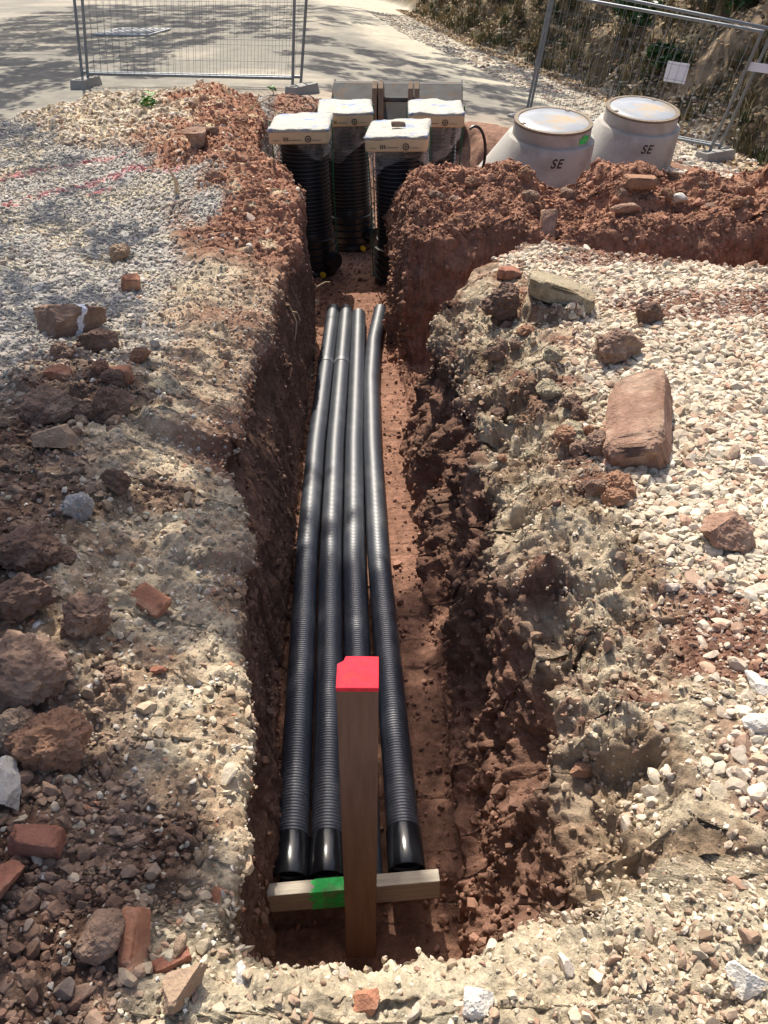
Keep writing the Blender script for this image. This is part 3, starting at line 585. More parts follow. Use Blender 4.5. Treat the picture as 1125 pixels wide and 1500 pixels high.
FZ = -.985
pp = [('leftmost black corrugated pipe in the trench, against the left earth wall', [(-.285, 1.44), (-.30, 2.3), (-.318, 3.2), (-.315, 4.3), (-.285, 5.5), (-.255, 6.62)], True),
      ('second black corrugated pipe from the left, its socket behind the green spray mark', [(-.158, 1.44), (-.172, 2.3), (-.19, 3.2), (-.19, 4.3), (-.165, 5.5), (-.14, 6.6)], True),
      ('third black corrugated pipe from the left, passing behind the red-topped stake', [(-.022, 1.40), (-.045, 2.3), (-.066, 3.2), (-.066, 4.3), (-.045, 5.5), (-.03, 6.5)], False),
      ('rightmost black corrugated pipe, bending away to the right at its far end', [(.122, 1.46), (.095, 2.3), (.064, 3.2), (.052, 4.3), (.058, 5.2), (.09, 5.9), (.165, 6.6)], True)]
for lab, path, sock in pp:
    t = thing('drain_pipe', lab, 'pipe', (path[0][0], path[0][1], FZ), group='black corrugated drain pipes in the trench')
    rel = [(x - path[0][0], y - path[0][1], ROD + .008) for x, y in path]
    sweep('corrugated_body', rel, ringr(ROD), PITCH / 8, 24, M_pipe, t)
    if sock:
        d = Vector(rel[1]) - Vector(rel[0]); d.normalize(); a = Vector(rel[0]) - d * .035; b = Vector(rel[0]) + d * .125
        mb = MB(); mb.tube([a, a + d * .004, a + d * .05, b - d * .006, b, b], [.0645, .0665, .0665, .0655, .062, .055], 48, caps=False)
        mb.tube([a, a + d * .05, a + d * .05], [.0605, .0605, .001], 48, caps=False)
        mb.build('socket', M_sock, t, True)
    if lab.startswith('leftmost') or lab.startswith('second'):
        k = 4 if lab.startswith('leftmost') else 4
        c0 = Vector(rel[k]); d = (Vector(rel[k]) - Vector(rel[k - 1])).normalized()
        MB().tube([c0 - d * .03, c0 - d * .029, c0 + d * .029, c0 + d * .03], [.060, .0635, .0635, .060], 32, caps=False).build('coupler', M_pipe, t, True)

# board against the pipe ends, and the stake in front of it
M_stake = mat('stake_wood', (.155, .09, .065), rough=.88, var=.3, vscale=7, bump=.0015, bscale=45)
for m_, ax in ((M_stake, 'z'), (M_wood, 'x')):
    nt_ = m_.node_tree; tcn = [n for n in nt_.nodes if n.type == 'TEX_COORD'][0]; mp = nt_.nodes.new('ShaderNodeMapping'); mp.inputs['Scale'].default_value = (6, 6, .5) if ax == 'z' else (.5, 6, 6)
    nt_.links.new(tcn.outputs['Object'], mp.inputs['Vector'])
    for n in nt_.nodes:
        if n.type == 'TEX_NOISE': nt_.links.new(mp.outputs[0], n.inputs['Vector'])
M_redp = mat('fluorescent_red_paint', (.60, .02, .04), rough=.8, var=.3, vscale=40, col2=(.42, .03, .03), c2scale=26, c2lo=.52, c2hi=.72, bump=.002, bscale=60)
M_grnp = mat('fluorescent_green_paint', (.05, .55, .12), rough=.8, var=.4, vscale=40, col2=(.17, .3, .13), c2scale=22, c2lo=.5, c2hi=.66)
bt = thing('wooden_board', 'rough grey-brown board standing on edge against the pipe ends with green spray paint', 'board', (-.06, 1.355, -.985), (R(-2), R(-1.5), R(2.6)))
BL = .585
MB().box((0, 0, .083), (BL, .046, .104)).build('plank', M_wood, bt, bevel=.003)
mb = MB(); gg = random.Random(3)
lft = [(-.142 + .012 * gg.uniform(-1, 1), .032 + .103 * k / 9) for k in range(10)]; rgt = [(-.03 + .01 * gg.uniform(-1, 1), .032 + .103 * k / 9) for k in range(10)]
mb.prism(lft[::-1] + rgt, -.0244, -.0231); tl = [(-.135 + .012 * gg.uniform(-1, 1), -.0232 + .0464 * k / 6) for k in range(7)]
mb.prism(tl[::-1] + [(-.03, -.0232), (-.03, .0232)], .1345, .1358, lambda a, b, d: (a, b, d)); mb.build('green_spray_mark', M_grnp, bt)
stk = thing('wooden_stake', 'tall square reddish brown wooden stake with a fluorescent red top', 'stake', (-.040, 1.265, -1.09), (0, R(.6), R(-1.5)))
HS = 1.385; W2 = .05
mb = MB()
poly = [(-W2, -W2), (W2, -W2), (W2, W2), (-W2 * .62, W2), (-W2 * .7, W2 * .72), (-W2, W2 * .5)]
b0 = len(mb.v)
for zz in (0, .4, .8, HS - .012):
    for x, y in poly: mb.v.append(Vector((x * (1 + .01 * math.sin(zz * 9)), y, zz)))
n6 = len(poly)
for k in range(3):
    for i in range(n6): mb.f.append((k * n6 + i, k * n6 + (i + 1) % n6, (k + 1) * n6 + (i + 1) % n6, (k + 1) * n6 + i))
mb.f.append(tuple(range(n6))[::-1]); mb.f.append(tuple(3 * n6 + i for i in range(n6)))
mb.build('post', M_stake, stk, bevel=.002)
mb = MB(); mb.prism([(x * 1.012, y * 1.012) for x, y in poly], HS - .0125, HS + .001, lambda x, y, d: (x, y, d)); mb.build('painted_top', M_redp, stk, bevel=.002)

# ---------------------------------------------------------------- wrapped inspection chambers
M_carton = mat('carton', (.56, .41, .25), rough=.8, var=.12, vscale=12)
M_foil = mat('white_foil', (.36, .345, .30), rough=.5, var=.25, vscale=10, bump=.025, bscale=16, spec=.25, col2=(.10, .18, .36), c2scale=6, c2lo=.5, c2hi=.7)
M_ink = mat('dark_ink', (.05, .035, .03), rough=.7, var=0)
M_strap = mat('green_strap', (.015, .13, .06), rough=.5, var=.1)
M_yel = mat('yellow_plug', (.75, .5, .02), rough=.5, var=.1)
M_film = bpy.data.materials.new('clear_film'); M_film.use_nodes = True; t_ = M_film.node_tree; N_ = t_.nodes
tr = N_.new('ShaderNodeBsdfTransparent'); tr.inputs[0].default_value = (.93, .94, .95, 1); pb = N_['Principled BSDF']; pb.inputs['Base Color'].default_value = (.75, .78, .8, 1); pb.inputs['Roughness'].default_value = .25
mx = N_.new('ShaderNodeMixShader'); no = N_.new('ShaderNodeTexNoise'); no.inputs['Scale'].default_value = 5; no.inputs['Distortion'].default_value = 1; no.inputs['Detail'].default_value = 1
mr = N_.new('ShaderNodeMapRange'); mr.inputs[1].default_value = .45; mr.inputs[2].default_value = .75; mr.inputs[3].default_value = .12; mr.inputs[4].default_value = .42
bmp = N_.new('ShaderNodeBump'); bmp.inputs['Distance'].default_value = .03; tc_ = N_.new('ShaderNodeTexCoord')
for a, b in ((tc_.outputs['Object'], no.inputs['Vector']), (no.outputs[0], mr.inputs[0]), (mr.outputs[0], mx.inputs[0]), (tr.outputs[0], mx.inputs[1]), (pb.outputs[0], mx.inputs[2]), (no.outputs[0], bmp.inputs['Height']), (bmp.outputs[0], pb.inputs['Normal']), (mx.outputs[0], N_['Material Output'].inputs[0])): t_.links.new(a, b)
def pillow(w_, d_, h_, seed, nx=22, ny=26, nz=5):
    """a wrapped slab: rounded edges and wrinkled skin"""
    mb = MB(); g = np.random.default_rng(seed)
    V = []; 
    bmv, bmf = [], []
    import bmesh
    bm = bmesh.new(); bmesh.ops.create_cube(bm, size=1); bmesh.ops.subdivide_edges(bm, edges=bm.edges[:], cuts=14, use_grid_fill=True)
    V = np.array([v.co[:] for v in bm.verts]) * 2; F = np.array([[v.index for v in f.verts] for f in bm.faces]); bm.free()
    s = np.array([w_, d_, h_]) / 2; P = V * s; rad = .02
    inner = np.clip(P, -(s - rad), s - rad); dd = P - inner; ln = np.linalg.norm(dd, axis=1, keepdims=True); P = np.where(ln > 1e-6, inner + dd / np.maximum(ln, 1e-6) * np.minimum(ln, rad), P)
    top = V[:, 2] > .3
    P[:, 2] += np.where(top, .012 * fbm(P, .16, 3, seed) + .006 * billow(P, .07, 2, seed + 3), 0); P[:, :2] *= 1 + .008 * fbm(P, .15, 2, seed + 5)[:, None]
    return P, F
def chamber(label, x, y, z, tilt, seed, rz=0):
    t = thing('inspection_chamber', label, 'chamber', (x, y, z), (R(tilt[0]), R(tilt[1]), R(rz)), 'wrapped inspection chambers at the end of the trench')
    mb = MB(); pr = [(.20, .40)]; zz = .40
    while zz < 1.27:
        pr += [(.225, zz + .004), (.2275, zz + .008), (.2275, zz + .018), (.225, zz + .022), (.212, zz + .026), (.212, zz + .034)]; zz += .036
    mb.lathe(pr, 56, cap1=True); mb.build('corrugated_shaft', M_black, t, True)
    mb = MB(); pr = [(.24, 0), (.262, .02), (.262, .06)]
    for k in range(5):
        z0 = .07 + k * .07; pr += [(.255 - k * .003, z0), (.274 - k * .003, z0 + .006), (.274 - k * .003, z0 + .016), (.252 - k * .003, z0 + .024)]
    pr += [(.24, .42), (.235, .44), (.2, .44)]
    mb.lathe(pr, 56, cap0=True); mb.build('chamber_base', M_black, t, True)
    mb = MB(); d = Vector((.75, -.66, 0)).normalized(); mb.tube([d * .2 + Vector((0, 0, .17)), d * .31 + Vector((0, 0, .17)), d * .312 + Vector((0, 0, .17)), d * .35 + Vector((0, 0, .17))], [.075, .075, .085, .085], 28); mb.build('pipe_socket', M_black, t, True)
    mb = MB(); q = Vector((.12, -.245, .05)); dd = Vector((.35, -.9, 0)).normalized(); mb.tube([q, q + dd * .03, q + dd * .031, q + dd * .045], [.028, .028, .022, .02], 16); mb.build('yellow_plug', M_yel, t, True)
    P, F = pillow(.54, .72, .115, seed); P += np.array([0, -.02, 1.335])
    c = np_mesh('packed_cover', P, F, M_carton, None, True, t)
    P2, F2 = pillow(.55, .732, .034, seed + 9); P2 += np.array([0, -.016, 1.394])
    np_mesh('foil_top', P2, F2, M_foil, None, True, c)
    mb = MB(); yf = -.02 - .36 - .0035
    for k in range(3): mb.box((-.13 + k * .017, yf, 1.325), (.008, .002, .032))
    mb.box((-.03, yf, 1.318), (.1, .002, .004)); mb.box((.16, yf, 1.315), (.08, .002, .003)); mb.box((-.2, yf, 1.316), (.06, .002, .003))
    mb.build('printed_bars', M_ink, c); mb = MB()
    for k in range(20):
        a = 2 * math.pi * k / 20; mb.box((.085 + .024 * math.cos(a), yf, 1.325 + .024 * math.sin(a)), (.008, .002, .008))
    mb.box((.085, yf, 1.325), (.006, .002, .03)); mb.box((.085, yf, 1.325), (.03, .002, .006))
    mb.build('printed_seal', M_ink, c)
    # film skirt hanging below the cover
    g = np.random.default_rng(seed + 4); n = 72; rows = 12; V = []
    low = .22 + .1 * np.sin(np.linspace(0, 6.28, n) * 2 + seed) + .05 * g.normal(size=n).cumsum() * .2
    for r in range(rows):
        u = r / (rows - 1)
        for k in range(n):
            a = 2 * math.pi * k / n; ca, sa = math.cos(a), math.sin(a); m_ = max(abs(ca), abs(sa)); bx = (.275 * ca / m_, .36 * sa / m_); ci = (.255 * ca, .262 * sa)
            f = u ** .6; wv = .012 * math.sin(9 * a + seed) * u + .01 * math.sin(23 * a + 3 * u)
            V.append((bx[0] * (1 - f) + ci[0] * f + wv * ca, bx[1] * (1 - f) + ci[1] * f - .02 * (1 - f) + wv * sa, 1.40 - .12 * min(1, u * 4) - (low[k]) * max(0, u - .1)))
    k = np.arange(rows * n).reshape(rows, n); kn = np.roll(k, -1, 1); np_mesh('plastic_film', V, np.stack([k[:-1], kn[:-1], kn[1:], k[1:]], -1).reshape(-1, 4), M_film, None, True, t)
    for sx in (-1, 1):
        mb = MB(); mb.tube([(sx * .283, -.1, 1.425), (sx * .283, -.1, 1.28), (sx * .266, -.08, .9), (sx * .27, -.08, .4), (sx * .274, -.06, .05)], .006, 6); mb.build('strap', M_strap, t, True)
    return t
chamber('front left wrapped black chamber standing against the left earth wall', -.50, 7.9, -1.0, (1, -1), 3, -2)
fc = chamber('front middle wrapped black chamber with a small stone on its cover', .40, 7.58, -1.0, (1.5, -1.5), 7, -7)
chamber('back left wrapped black chamber standing fully visible between the front two', -.11, 8.72, -1.0, (1, -1), 12, 1)
chamber('back right wrapped black chamber nearest the hose and the concrete cones', .77, 8.6, -.99, (1, 0), 17, -3)
bpy.context.view_layer.update()
pz = fc.matrix_world @ Vector((.0, -.1, 1.432))
rock('stone', 'small flat brown stone lying on the cover of the front middle chamber', 'stone', pz.x, pz.y, (.12, .06, .04), 'brown', (0, 0, 5), 60, 5, .8, .04, True, pz.z)

# ---------------------------------------------------------------- concrete cones with covers
M_conc = mat('concrete', (.41, .39, .36), rough=.85, var=.13, vscale=5, bump=.003, bscale=70, col2=(.30, .27, .24), c2scale=3.2, c2lo=.46, c2hi=.72)
M_rim = mat('stained_rim', (.20, .155, .115), rough=.8, var=.35, vscale=14, bump=.003, bscale=40)
M_lid = mat('lid_sheet', (.33, .35, .38), rough=.24, var=.08, vscale=4, spec=.6, col2=(.5, .33, .12), c2scale=3.2, c2lo=.5, c2hi=.7)
def cone(label, x, y, zb, tilt, green=False):
    t = thing('manhole_cone', label, 'manhole cone', (x, y, zb), (R(tilt[0]), R(tilt[1]), 0), 'concrete manhole cones behind the far spoil bank')
    r0, r1, h = .70, .50, .62; cx = r0 - r1
    mb = MB(); pr = [(r0, 0, 0), (r0, .06, 0)]
    for k in range(1, 9):
        u = k / 8; pr.append((r0 + (r1 - r0) * u, .06 + (h - .06) * u, cx * u))
    pr += [(r1 - .012, h + .012, cx), (.452, h + .015, cx), (.445, h + .02, cx), (.44, h + .15, cx), (.43, h + .155, cx), (.40, h + .155, cx)]
    mb.lathe(pr, 96, cap0=True); mb.build('cone_body', M_conc, t, True, loc=(0, 0, 0)).data.polygons.foreach_get
    mb = MB(); mb.lathe([(.41, h + .15, cx), (.446, h + .152, cx), (.448, h + .168, cx), (.444, h + .176, cx), (.402, h + .178, cx), (.398, h + .172, cx)], 72)
    rim = mb.build('cover_rim', M_rim, t, True)
    mb = MB(); mb.lathe([(.404, h + .164, cx), (.39, h + .174, cx), (.2, h + .176, cx), (.05, h + .177, cx)], 72, cap1=True)
    lid = mb.build('lid', M_lid, t, True)
    for a0 in (200, 55):
        a = R(a0); mb = MB(); mb.box((cx + .392 * math.cos(a), .392 * math.sin(a), h + .1775), (.06, .045, .012), Matrix.Rotation(a, 3, 'Z')); mb.build('lifting_notch', M_rim, lid, bevel=.004)
    # stencilled letters wrapped onto the body
    fc_ = bpy.data.curves.new('lettering', 'FONT'); fc_.body = 'SE'; fc_.size = .125; fc_.align_x = 'CENTER'; fc_.space_character = 1.15; fc_.offset = .003
    fo = bpy.data.objects.new('lettering', fc_); C.objects.link(fo); dg = bpy.context.evaluated_depsgraph_get(); me = bpy.data.meshes.new_from_object(fo.evaluated_get(dg)); bpy.data.objects.remove(fo)
    zc, a0 = .47, -math.pi / 2 + .06
    for v in me.vertices:
        zz = zc + v.co.y; u = (zz - .06) / (h - .06); r = r0 + (r1 - r0) * u + .003; a = a0 + v.co.x / r; v.co = (cx * u + r * math.cos(a), r * math.sin(a), zz)
    me.materials.clear(); me.materials.append(M_ink); lo = bpy.data.objects.new('lettering', me); C.objects.link(lo); lo.parent = t
    if green:
        mb = MB()
        for k, (da, hh) in enumerate(((.0, .06), (.09, .09), (.2, .08), (.28, .045))):
            a = -.95 + da; mb.box((cx + .4475 * math.cos(a), .4475 * math.sin(a), h + .07 + .012 * (k % 2)), (.004, .05, hh), Matrix.Rotation(a, 3, 'Z'))
        mb.build('green_spray_mark', M_grnp, t)
    return t
cone('left concrete manhole cone lettered SE with green spray on its neck', 2.0, 9.75, -.67, (9, 1), True)
cone('right concrete manhole cone lettered SE with no green paint, nearest the fence', 3.25, 10.55, -.67, (10, 2))

# ---------------------------------------------------------------- mesh fences, feet, signs
M_galv = mat('galvanised_steel', (.20, .215, .23), rough=.5, var=.15, vscale=8, metal=.5)
def fence(label, BLc, BRc, TLc, TRc, group, xw=.1, zw=.2):
    BLc, BRc, TLc, TRc = map(Vector, (BLc, BRc, TLc, TRc)); o = BLc.copy()
    t = thing('mesh_fence', label, 'fence', o, group=group); q = lambda u, v: (BLc.lerp(BRc, u)).lerp(TLc.lerp(TRc, u), v) - o
    for nm, a, b in (('fence_post', (0, -.03), (0, 1)), ('fence_post', (1, -.03), (1, 1)), ('fence_rail', (0, .07), (1, .07)), ('fence_rail', (0, .99), (1, .99))):
        MB().tube([q(*a), q(*b)], .021, 10).build(nm, M_galv, t, True)
    Lx = (BRc - BLc).length; Lz = (TLc - BLc).length; mb = MB(); nx = int(Lx / xw); nz = int(Lz / zw)
    for i in range(1, nx):
        mb.tube([q(i / nx, .07), q(i / nx, .99)], .0026, 4, False)
    for k in range(1, nz):
        mb.tube([q(0, .07 + .92 * k / nz), q(1, .07 + .92 * k / nz)], .0026, 4, False)
    mb.build('wire_mesh', M_galv, t)
    return t
fence('wire mesh fence panel at upper left with its posts standing in concrete feet', (-4.05, 13.25, .03), (-.97, 12.9, .0), (-3.78, 13.3, 2.0), (-.78, 12.9, 2.0), 'left mesh fence')
fence('second mesh panel close behind the upper left fence panel, its posts set slightly wider', (-4.18, 13.42, .03), (-.86, 13.05, .0), (-3.98, 13.5, 2.0), (-.58, 13.0, 2.0), 'left mesh fence', .1, .4)
fence('leaning mesh fence panel with two white signs behind the concrete cones', (2.59, 13.2, -.45), (4.86, 11.45, -.62), (2.78, 13.15, 1.17), (5.04, 11.1, .86), 'right mesh fence')
fence('second leaning mesh panel just behind the one carrying the signs', (2.66, 13.3, -.45), (5.02, 11.55, -.64), (2.86, 13.25, 1.27), (5.2, 11.15, .88), 'right mesh fence', .2, 1.0)
M_sign = mat('white_board', (.72, .73, .78), rough=.6, var=.04)
M_foot = mat('fence_foot_concrete', (.30, .285, .265), rough=.9, var=.15, vscale=7, bump=.003, bscale=50)
def foot(label, x, y, z, rz):
    t = thing('concrete_block', label, 'concrete block', (x, y, z), (0, 0, R(rz)), 'concrete fence feet')
    mb = MB(); mb.box((0, 0, .07), (.62, .23, .14), taper=.9); b = mb.build('block', M_foot, t, bevel=.012)
    MB().box((-.2, 0, .142), (.1, .07, .01)).build('socket_hole', M_black, t); MB().box((.2, 0, .142), (.1, .07, .01)).build('socket_hole', M_black, t)
foot('concrete foot under the outer left end of the upper left fence', -4.08, 13.25, -.02, 80)
foot('concrete foot under the fence end nearest the bucket', -.82, 12.75, -.06, 60)
foot('concrete foot under the fence end beside the left concrete cone', 2.55, 13.1, -.5, 40)
foot('concrete foot at the right fence end below the small sign', 4.95, 11.45, -.72, 30)
def sign(label, c, u, v, w_, h_, rows):
    u = Vector(u).normalized(); v = Vector(v); v = (v - u * v.dot(u)).normalized(); n = u.cross(v); Mx = Matrix((u, n * -1, v)).transposed()
    t = thing('sign_board', label, 'sign', c); t.rotation_euler = Mx.to_euler()
    MB().box((0, 0, 0), (w_, .008, h_)).build('board', M_sign, t, bevel=.002)
    for sx in (-.42, .42):
        MB().tube([(sx * w_, .006, h_ * .46), (sx * w_, .03, h_ * .56)], .004, 6).build('cable_tie', M_ink, t)
    return t
fu = (2.27, -1.75, -.17)
sign('larger white sign sheet tied to the leaning fence above the right cone', (4.32, 11.83, .32), fu, (.35, -.2, 1.7), .3, .24, 4)
sign('narrow white sign plate tied near the fence post at the right edge', (5.13, 11.15, .45), fu, (.5, -.35, 1.6), .28, .1, 1)

# ---------------------------------------------------------------- bucket, hose, drain grate
M_steel = mat('worn_grey_steel', (.085, .084, .083), rough=.8, var=.3, vscale=7, spec=.15, col2=(.11, .08, .06), c2scale=5)
M_lug = mat('rusty_steel', (.22, .15, .10), rough=.8, var=.3, vscale=9)
bk_ = thing('digger_bucket', 'wide grey excavator bucket lying open behind the wrapped chambers', 'bucket', (.50, 11.35, -.38), (R(-4), 0, R(-5)))
prof = [(.42, .62), (.30, .60), (.02, .42), (-.18, .2), (-.22, .02), (-.1, -.1), (.15, -.14), (.5, -.1)]
W_ = .86
mb = MB()
for i in range(len(prof) - 1):
    (a, b), (c, d) = prof[i], prof[i + 1]; nn = Vector((0, d - b, -(c - a))).normalized() * .02; k0 = len(mb.v)
    for x in (-W_, W_):
        for yv, zv in ((a, b), (c, d)): mb.v += [Vector((x, yv, zv)), Vector((x, yv, zv)) + nn]
    mb.f += [(k0, k0 + 2, k0 + 6, k0 + 4), (k0 + 1, k0 + 5, k0 + 7, k0 + 3), (k0, k0 + 4, k0 + 5, k0 + 1), (k0 + 2, k0 + 3, k0 + 7, k0 + 6)]
mb.build('bucket_shell', M_steel, bk_)
for sx in (-1, 1):
    MB().prism([(p[0], p[1]) for p in prof[1:]] + [(.62, -.02), (.50, .66)], sx * W_ - .012, sx * W_ + .012, lambda a, b, d: (d, a, b)).build('side_plate', M_steel, bk_, bevel=.004)
for sx in (-.27, -.19, .19, .27):
    MB().prism([(-.2, .05), (.1, .45), (-.02, .60), (-.2, .68), (-.3, .6), (-.36, .3)], sx - .03, sx + .03, lambda a, b, d: (d, a, b)).build('hinge_lug', M_lug, bk_, bevel=.004)
MB().tube([(-.3, -.2, .47), (.3, -.2, .47)], .03, 16).build('hinge_pin', M_steel, bk_, True)
MB().box((0, .46, .62), (2 * W_, .14, .022)).build('cutting_edge', M_steel, bk_, bevel=.003)
h = MB(); h.tube([(.9 + .28 * math.cos(a), 10.4 + .1 * math.sin(a) + .03 * a, -.32 + .27 * math.sin(a)) for a in np.linspace(-.3, 3.4, 24)], .018, 8)
tag(h.build('hose', M_black, None, True), 'black hose looping up in front of the digger bucket', 'hose')
h = MB(); pts = [(1.2 + .14 * math.sin(a), 8.75 + .05 * a, -.1 + .3 * math.cos(a)) for a in np.linspace(-.4, 2.9, 24)]; h.tube(pts, .015, 8)
tag(h.build('hose', M_black, None, True), 'thin dark hose hanging at the right side of the back right chamber', 'hose')
gt = thing('drain_grate', 'slotted grey drain grate set in the road behind the upper left fence', 'drain grate', (-5.45, 22.2, road_at(-5.45, 22.2) + .01), (0, 0, R(-6)))
fm = MB()
for a, b in (((0, -.85, .01), (1.3, .09, .03)), ((0, .85, .01), (1.3, .09, .03)), ((-.65, 0, .01), (.06, 1.79, .03)), ((.65, 0, .01), (.06, 1.79, .03))): fm.box(a, b)
M_grate = mat('grey_grate', (.5, .5, .5), rough=.6); fm.build('grate_frame', M_grate, gt); MB().box((0, 0, .0), (1.24, 1.6, .012)).build('gully', M_black, gt)
fm = MB()
for k in range(7): fm.box((-.5 + k * .165, 0, .018), (.055, 1.58, .02), Matrix.Rotation(-.07, 3, 'Z'))
fm.build('grate_bars', M_grate, gt)

# ---------------------------------------------------------------- roots, weeds, plants
M_root = mat('root_bark', (.45, .34, .22), rough=.9, var=.25, vscale=20)
def root(label, pts, r, kids=()):
    mb = MB(); mb.tube(pts, [r * (1 - .65 * i / (len(pts) - 1)) for i in range(len(pts))], 7)
    for k in kids: mb.tube(k, r * .5, 6)
    tag(mb.build('root', M_root, None, True), label, 'root')
root('thin pale root curling down the left trench wall', [(-.5, 5.0, -.22), (-.47, 4.97, -.27), (-.44, 4.93, -.33), (-.45, 4.88, -.41), (-.47, 4.84, -.48), (-.48, 4.8, -.53)], .006, [[(-.47, 4.97, -.27), (-.43, 4.9, -.25), (-.41, 4.88, -.3)]])
root('bare twig sticking out of the red heap towards the chambers', [(-1.32, 9.3, .16), (-1.2, 9.28, .26), (-1.1, 9.27, .34), (-1.0, 9.3, .37), (-.93, 9.3, .41)], .012, [[(-1.1, 9.27, .34), (-1.05, 9.25, .44)]])
root('short broken root standing in the side of the red heap', [(-1.42, 6.3, .1), (-1.4, 6.27, .25), (-1.44, 6.25, .36)], .022)
root('pale stub of root poking from the left wall near the pipe ends', [(-.46, 6.55, -.72), (-.38, 6.5, -.66), (-.31, 6.5, -.62), (-.27, 6.5, -.62)], .012)
M_leaf = mat('green_leaf', (.10, .24, .045), rough=.55, var=.35, vscale=5)
M_dleaf = mat('dark_green_leaf', (.045, .10, .03), rough=.45, var=.35, vscale=5)
def leaf_quads(cen, nrm, up_, L, Wd):
    """diamond leaves with a fold: (n,3) centres -> verts and quads"""
    n = len(cen); nrm = nrm / (np.linalg.norm(nrm, axis=1, keepdims=True) + 1e-9); t = np.cross(nrm, up_); t /= np.linalg.norm(t, axis=1, keepdims=True) + 1e-9; b = np.cross(nrm, t)
    L = np.asarray(L).reshape(-1, 1); Wd = np.asarray(Wd).reshape(-1, 1)
    a = cen - b * L; c = cen + b * L; m = cen + nrm * Wd * .3; l = cen - t * Wd - b * L * .1; r = cen + t * Wd - b * L * .1
    V = np.stack([a, l, c, r], 1).reshape(-1, 3); F = np.arange(n * 4).reshape(n, 4); return V, F
def sprig(name, label, cat, base, n, h, L, mt, seed, spread=.12):
    g = np.random.default_rng(seed); t = thing(name, label, cat, base); mb = MB(); cen = []; nr = []; up_ = []
    for k in range(n):
        a = g.uniform(0, 6.28); top = Vector((math.cos(a) * spread * g.random(), math.sin(a) * spread * g.random(), h * g.uniform(.5, 1))); mb.tube([(0, 0, -.03), top * .5 + Vector((0, 0, h * .1)), top], [.004, .003, .002], 5)
        for j in range(7):
            u = .3 + .7 * j / 6; aa = g.uniform(0, 6.28); cen.append(np.array(top) * u + np.array([math.cos(aa), math.sin(aa), .2]) * L * .8); nr.append(np.array([math.cos(aa) * -.5, math.sin(aa) * -.5, 1]) + .3 * g.normal(size=3)); up_.append([math.cos(aa + 1.57), math.sin(aa + 1.57), 0])
    mb.build('stem', M_root, t); V, F = leaf_quads(np.array(cen), np.array(nr), np.array(up_), [L] * len(cen), [L * .42] * len(cen)); np_mesh('foliage', V, F, mt, None, False, t)
sprig('weed', 'small bright green weed growing on the left spoil heap', 'weed', (-2.3, 9.35, ground_z(-2.3, 9.35)), 4, .14, .06, M_leaf, 4)
sprig('weed', 'tiny green weed beside the concrete foot nearest the bucket', 'weed', (-1.18, 12.25, ground_z(-1.18, 12.25) + .02), 3, .12, .05, M_leaf, 6)
sprig('laurel_bush', 'dark green laurel with long leaves at the right edge behind the spoil bank', 'bush', (4.62, 8.3, -.72), 16, 1.0, .13, M_dleaf, 8, .5)
# bank: dry grass, leaf litter, shrubs
g = np.random.default_rng(41)
def bank_pts(n, d0, d1, y0, y1):
    yv = g.uniform(y0, y1, n); d = d0 + (d1 - d0) * g.random(n) ** 1.3; xv = np.interp(yv, xb_y, xb_x) + d
    zv = RZ[np.clip(np.searchsorted(gy, yv), 0, len(gy) - 1), np.clip(np.searchsorted(gx, xv), 0, len(gx) - 1)]; return np.stack([xv, yv, zv], -1)
M_dry = mat('dry_grass', attr=True, rough=.9, var=.2)
T = bank_pts(1000, -.1, 3.2, 9.5, 36); keepb = np.abs(T[:, 1] - 15.6 - .35 * (T[:, 0] - np.interp(T[:, 1], xb_y, xb_x))) > .5; T = T[keepb]; nb = 16; n = len(T)
hh = g.uniform(.10, .36, (n, 1)) * g.uniform(.6, 1.2, (n, nb)); a = g.uniform(0, 6.28, (n, nb)); ln = g.uniform(.1, .5, (n, nb)) * hh; wd = .008 + .006 * g.random((n, nb))
b0 = T[:, None] + np.stack([g.normal(size=(n, nb)) * .06, g.normal(size=(n, nb)) * .06, 0 * a - .03], -1); sx = np.stack([-np.sin(a), np.cos(a), 0 * a], -1) * wd[..., None]
m1 = b0 + np.stack([np.cos(a) * ln * .35, np.sin(a) * ln * .35, hh * .65], -1); tp = b0 + np.stack([np.cos(a) * ln * 1.3, np.sin(a) * ln * 1.3, hh * .9], -1)
V = np.stack([b0 - sx, b0 + sx, m1 + sx * .7, m1 - sx * .7, tp + sx * .1, tp - sx * .1], -2).reshape(-1, 3); q = np.arange(n * nb)[:, None] * 6; F = np.concatenate([q + np.array([[0, 1, 2, 3]]), q + np.array([[3, 2, 4, 5]])])
gc = np.array([(.2, .15, .07), (.12, .10, .045), (.055, .075, .028), (.3, .23, .12)])[g.choice(4, n, p=[.35, .25, .25, .15])]; tag(np_mesh('dry_grass', V, F, M_dry, np.repeat(gc, nb * 6, 0)), kind='stuff')
T = bank_pts(14000, -.8, 4, 9.5, 36); nr = np.array([-.5, -.2, .8]) + .45 * g.normal(size=T.shape); V, F = leaf_quads(T + np.array([0, 0, .02]), nr, g.normal(size=T.shape), g.uniform(.03, .075, len(T)), g.uniform(.02, .045, len(T)))
lc = np.array([(.36, .25, .14), (.24, .15, .085), (.45, .34, .2), (.13, .085, .05)])[g.choice(4, len(T))]; tag(np_mesh('leaf_litter', V, F, M_dry, np.repeat(lc, 4, 0)), kind='stuff')
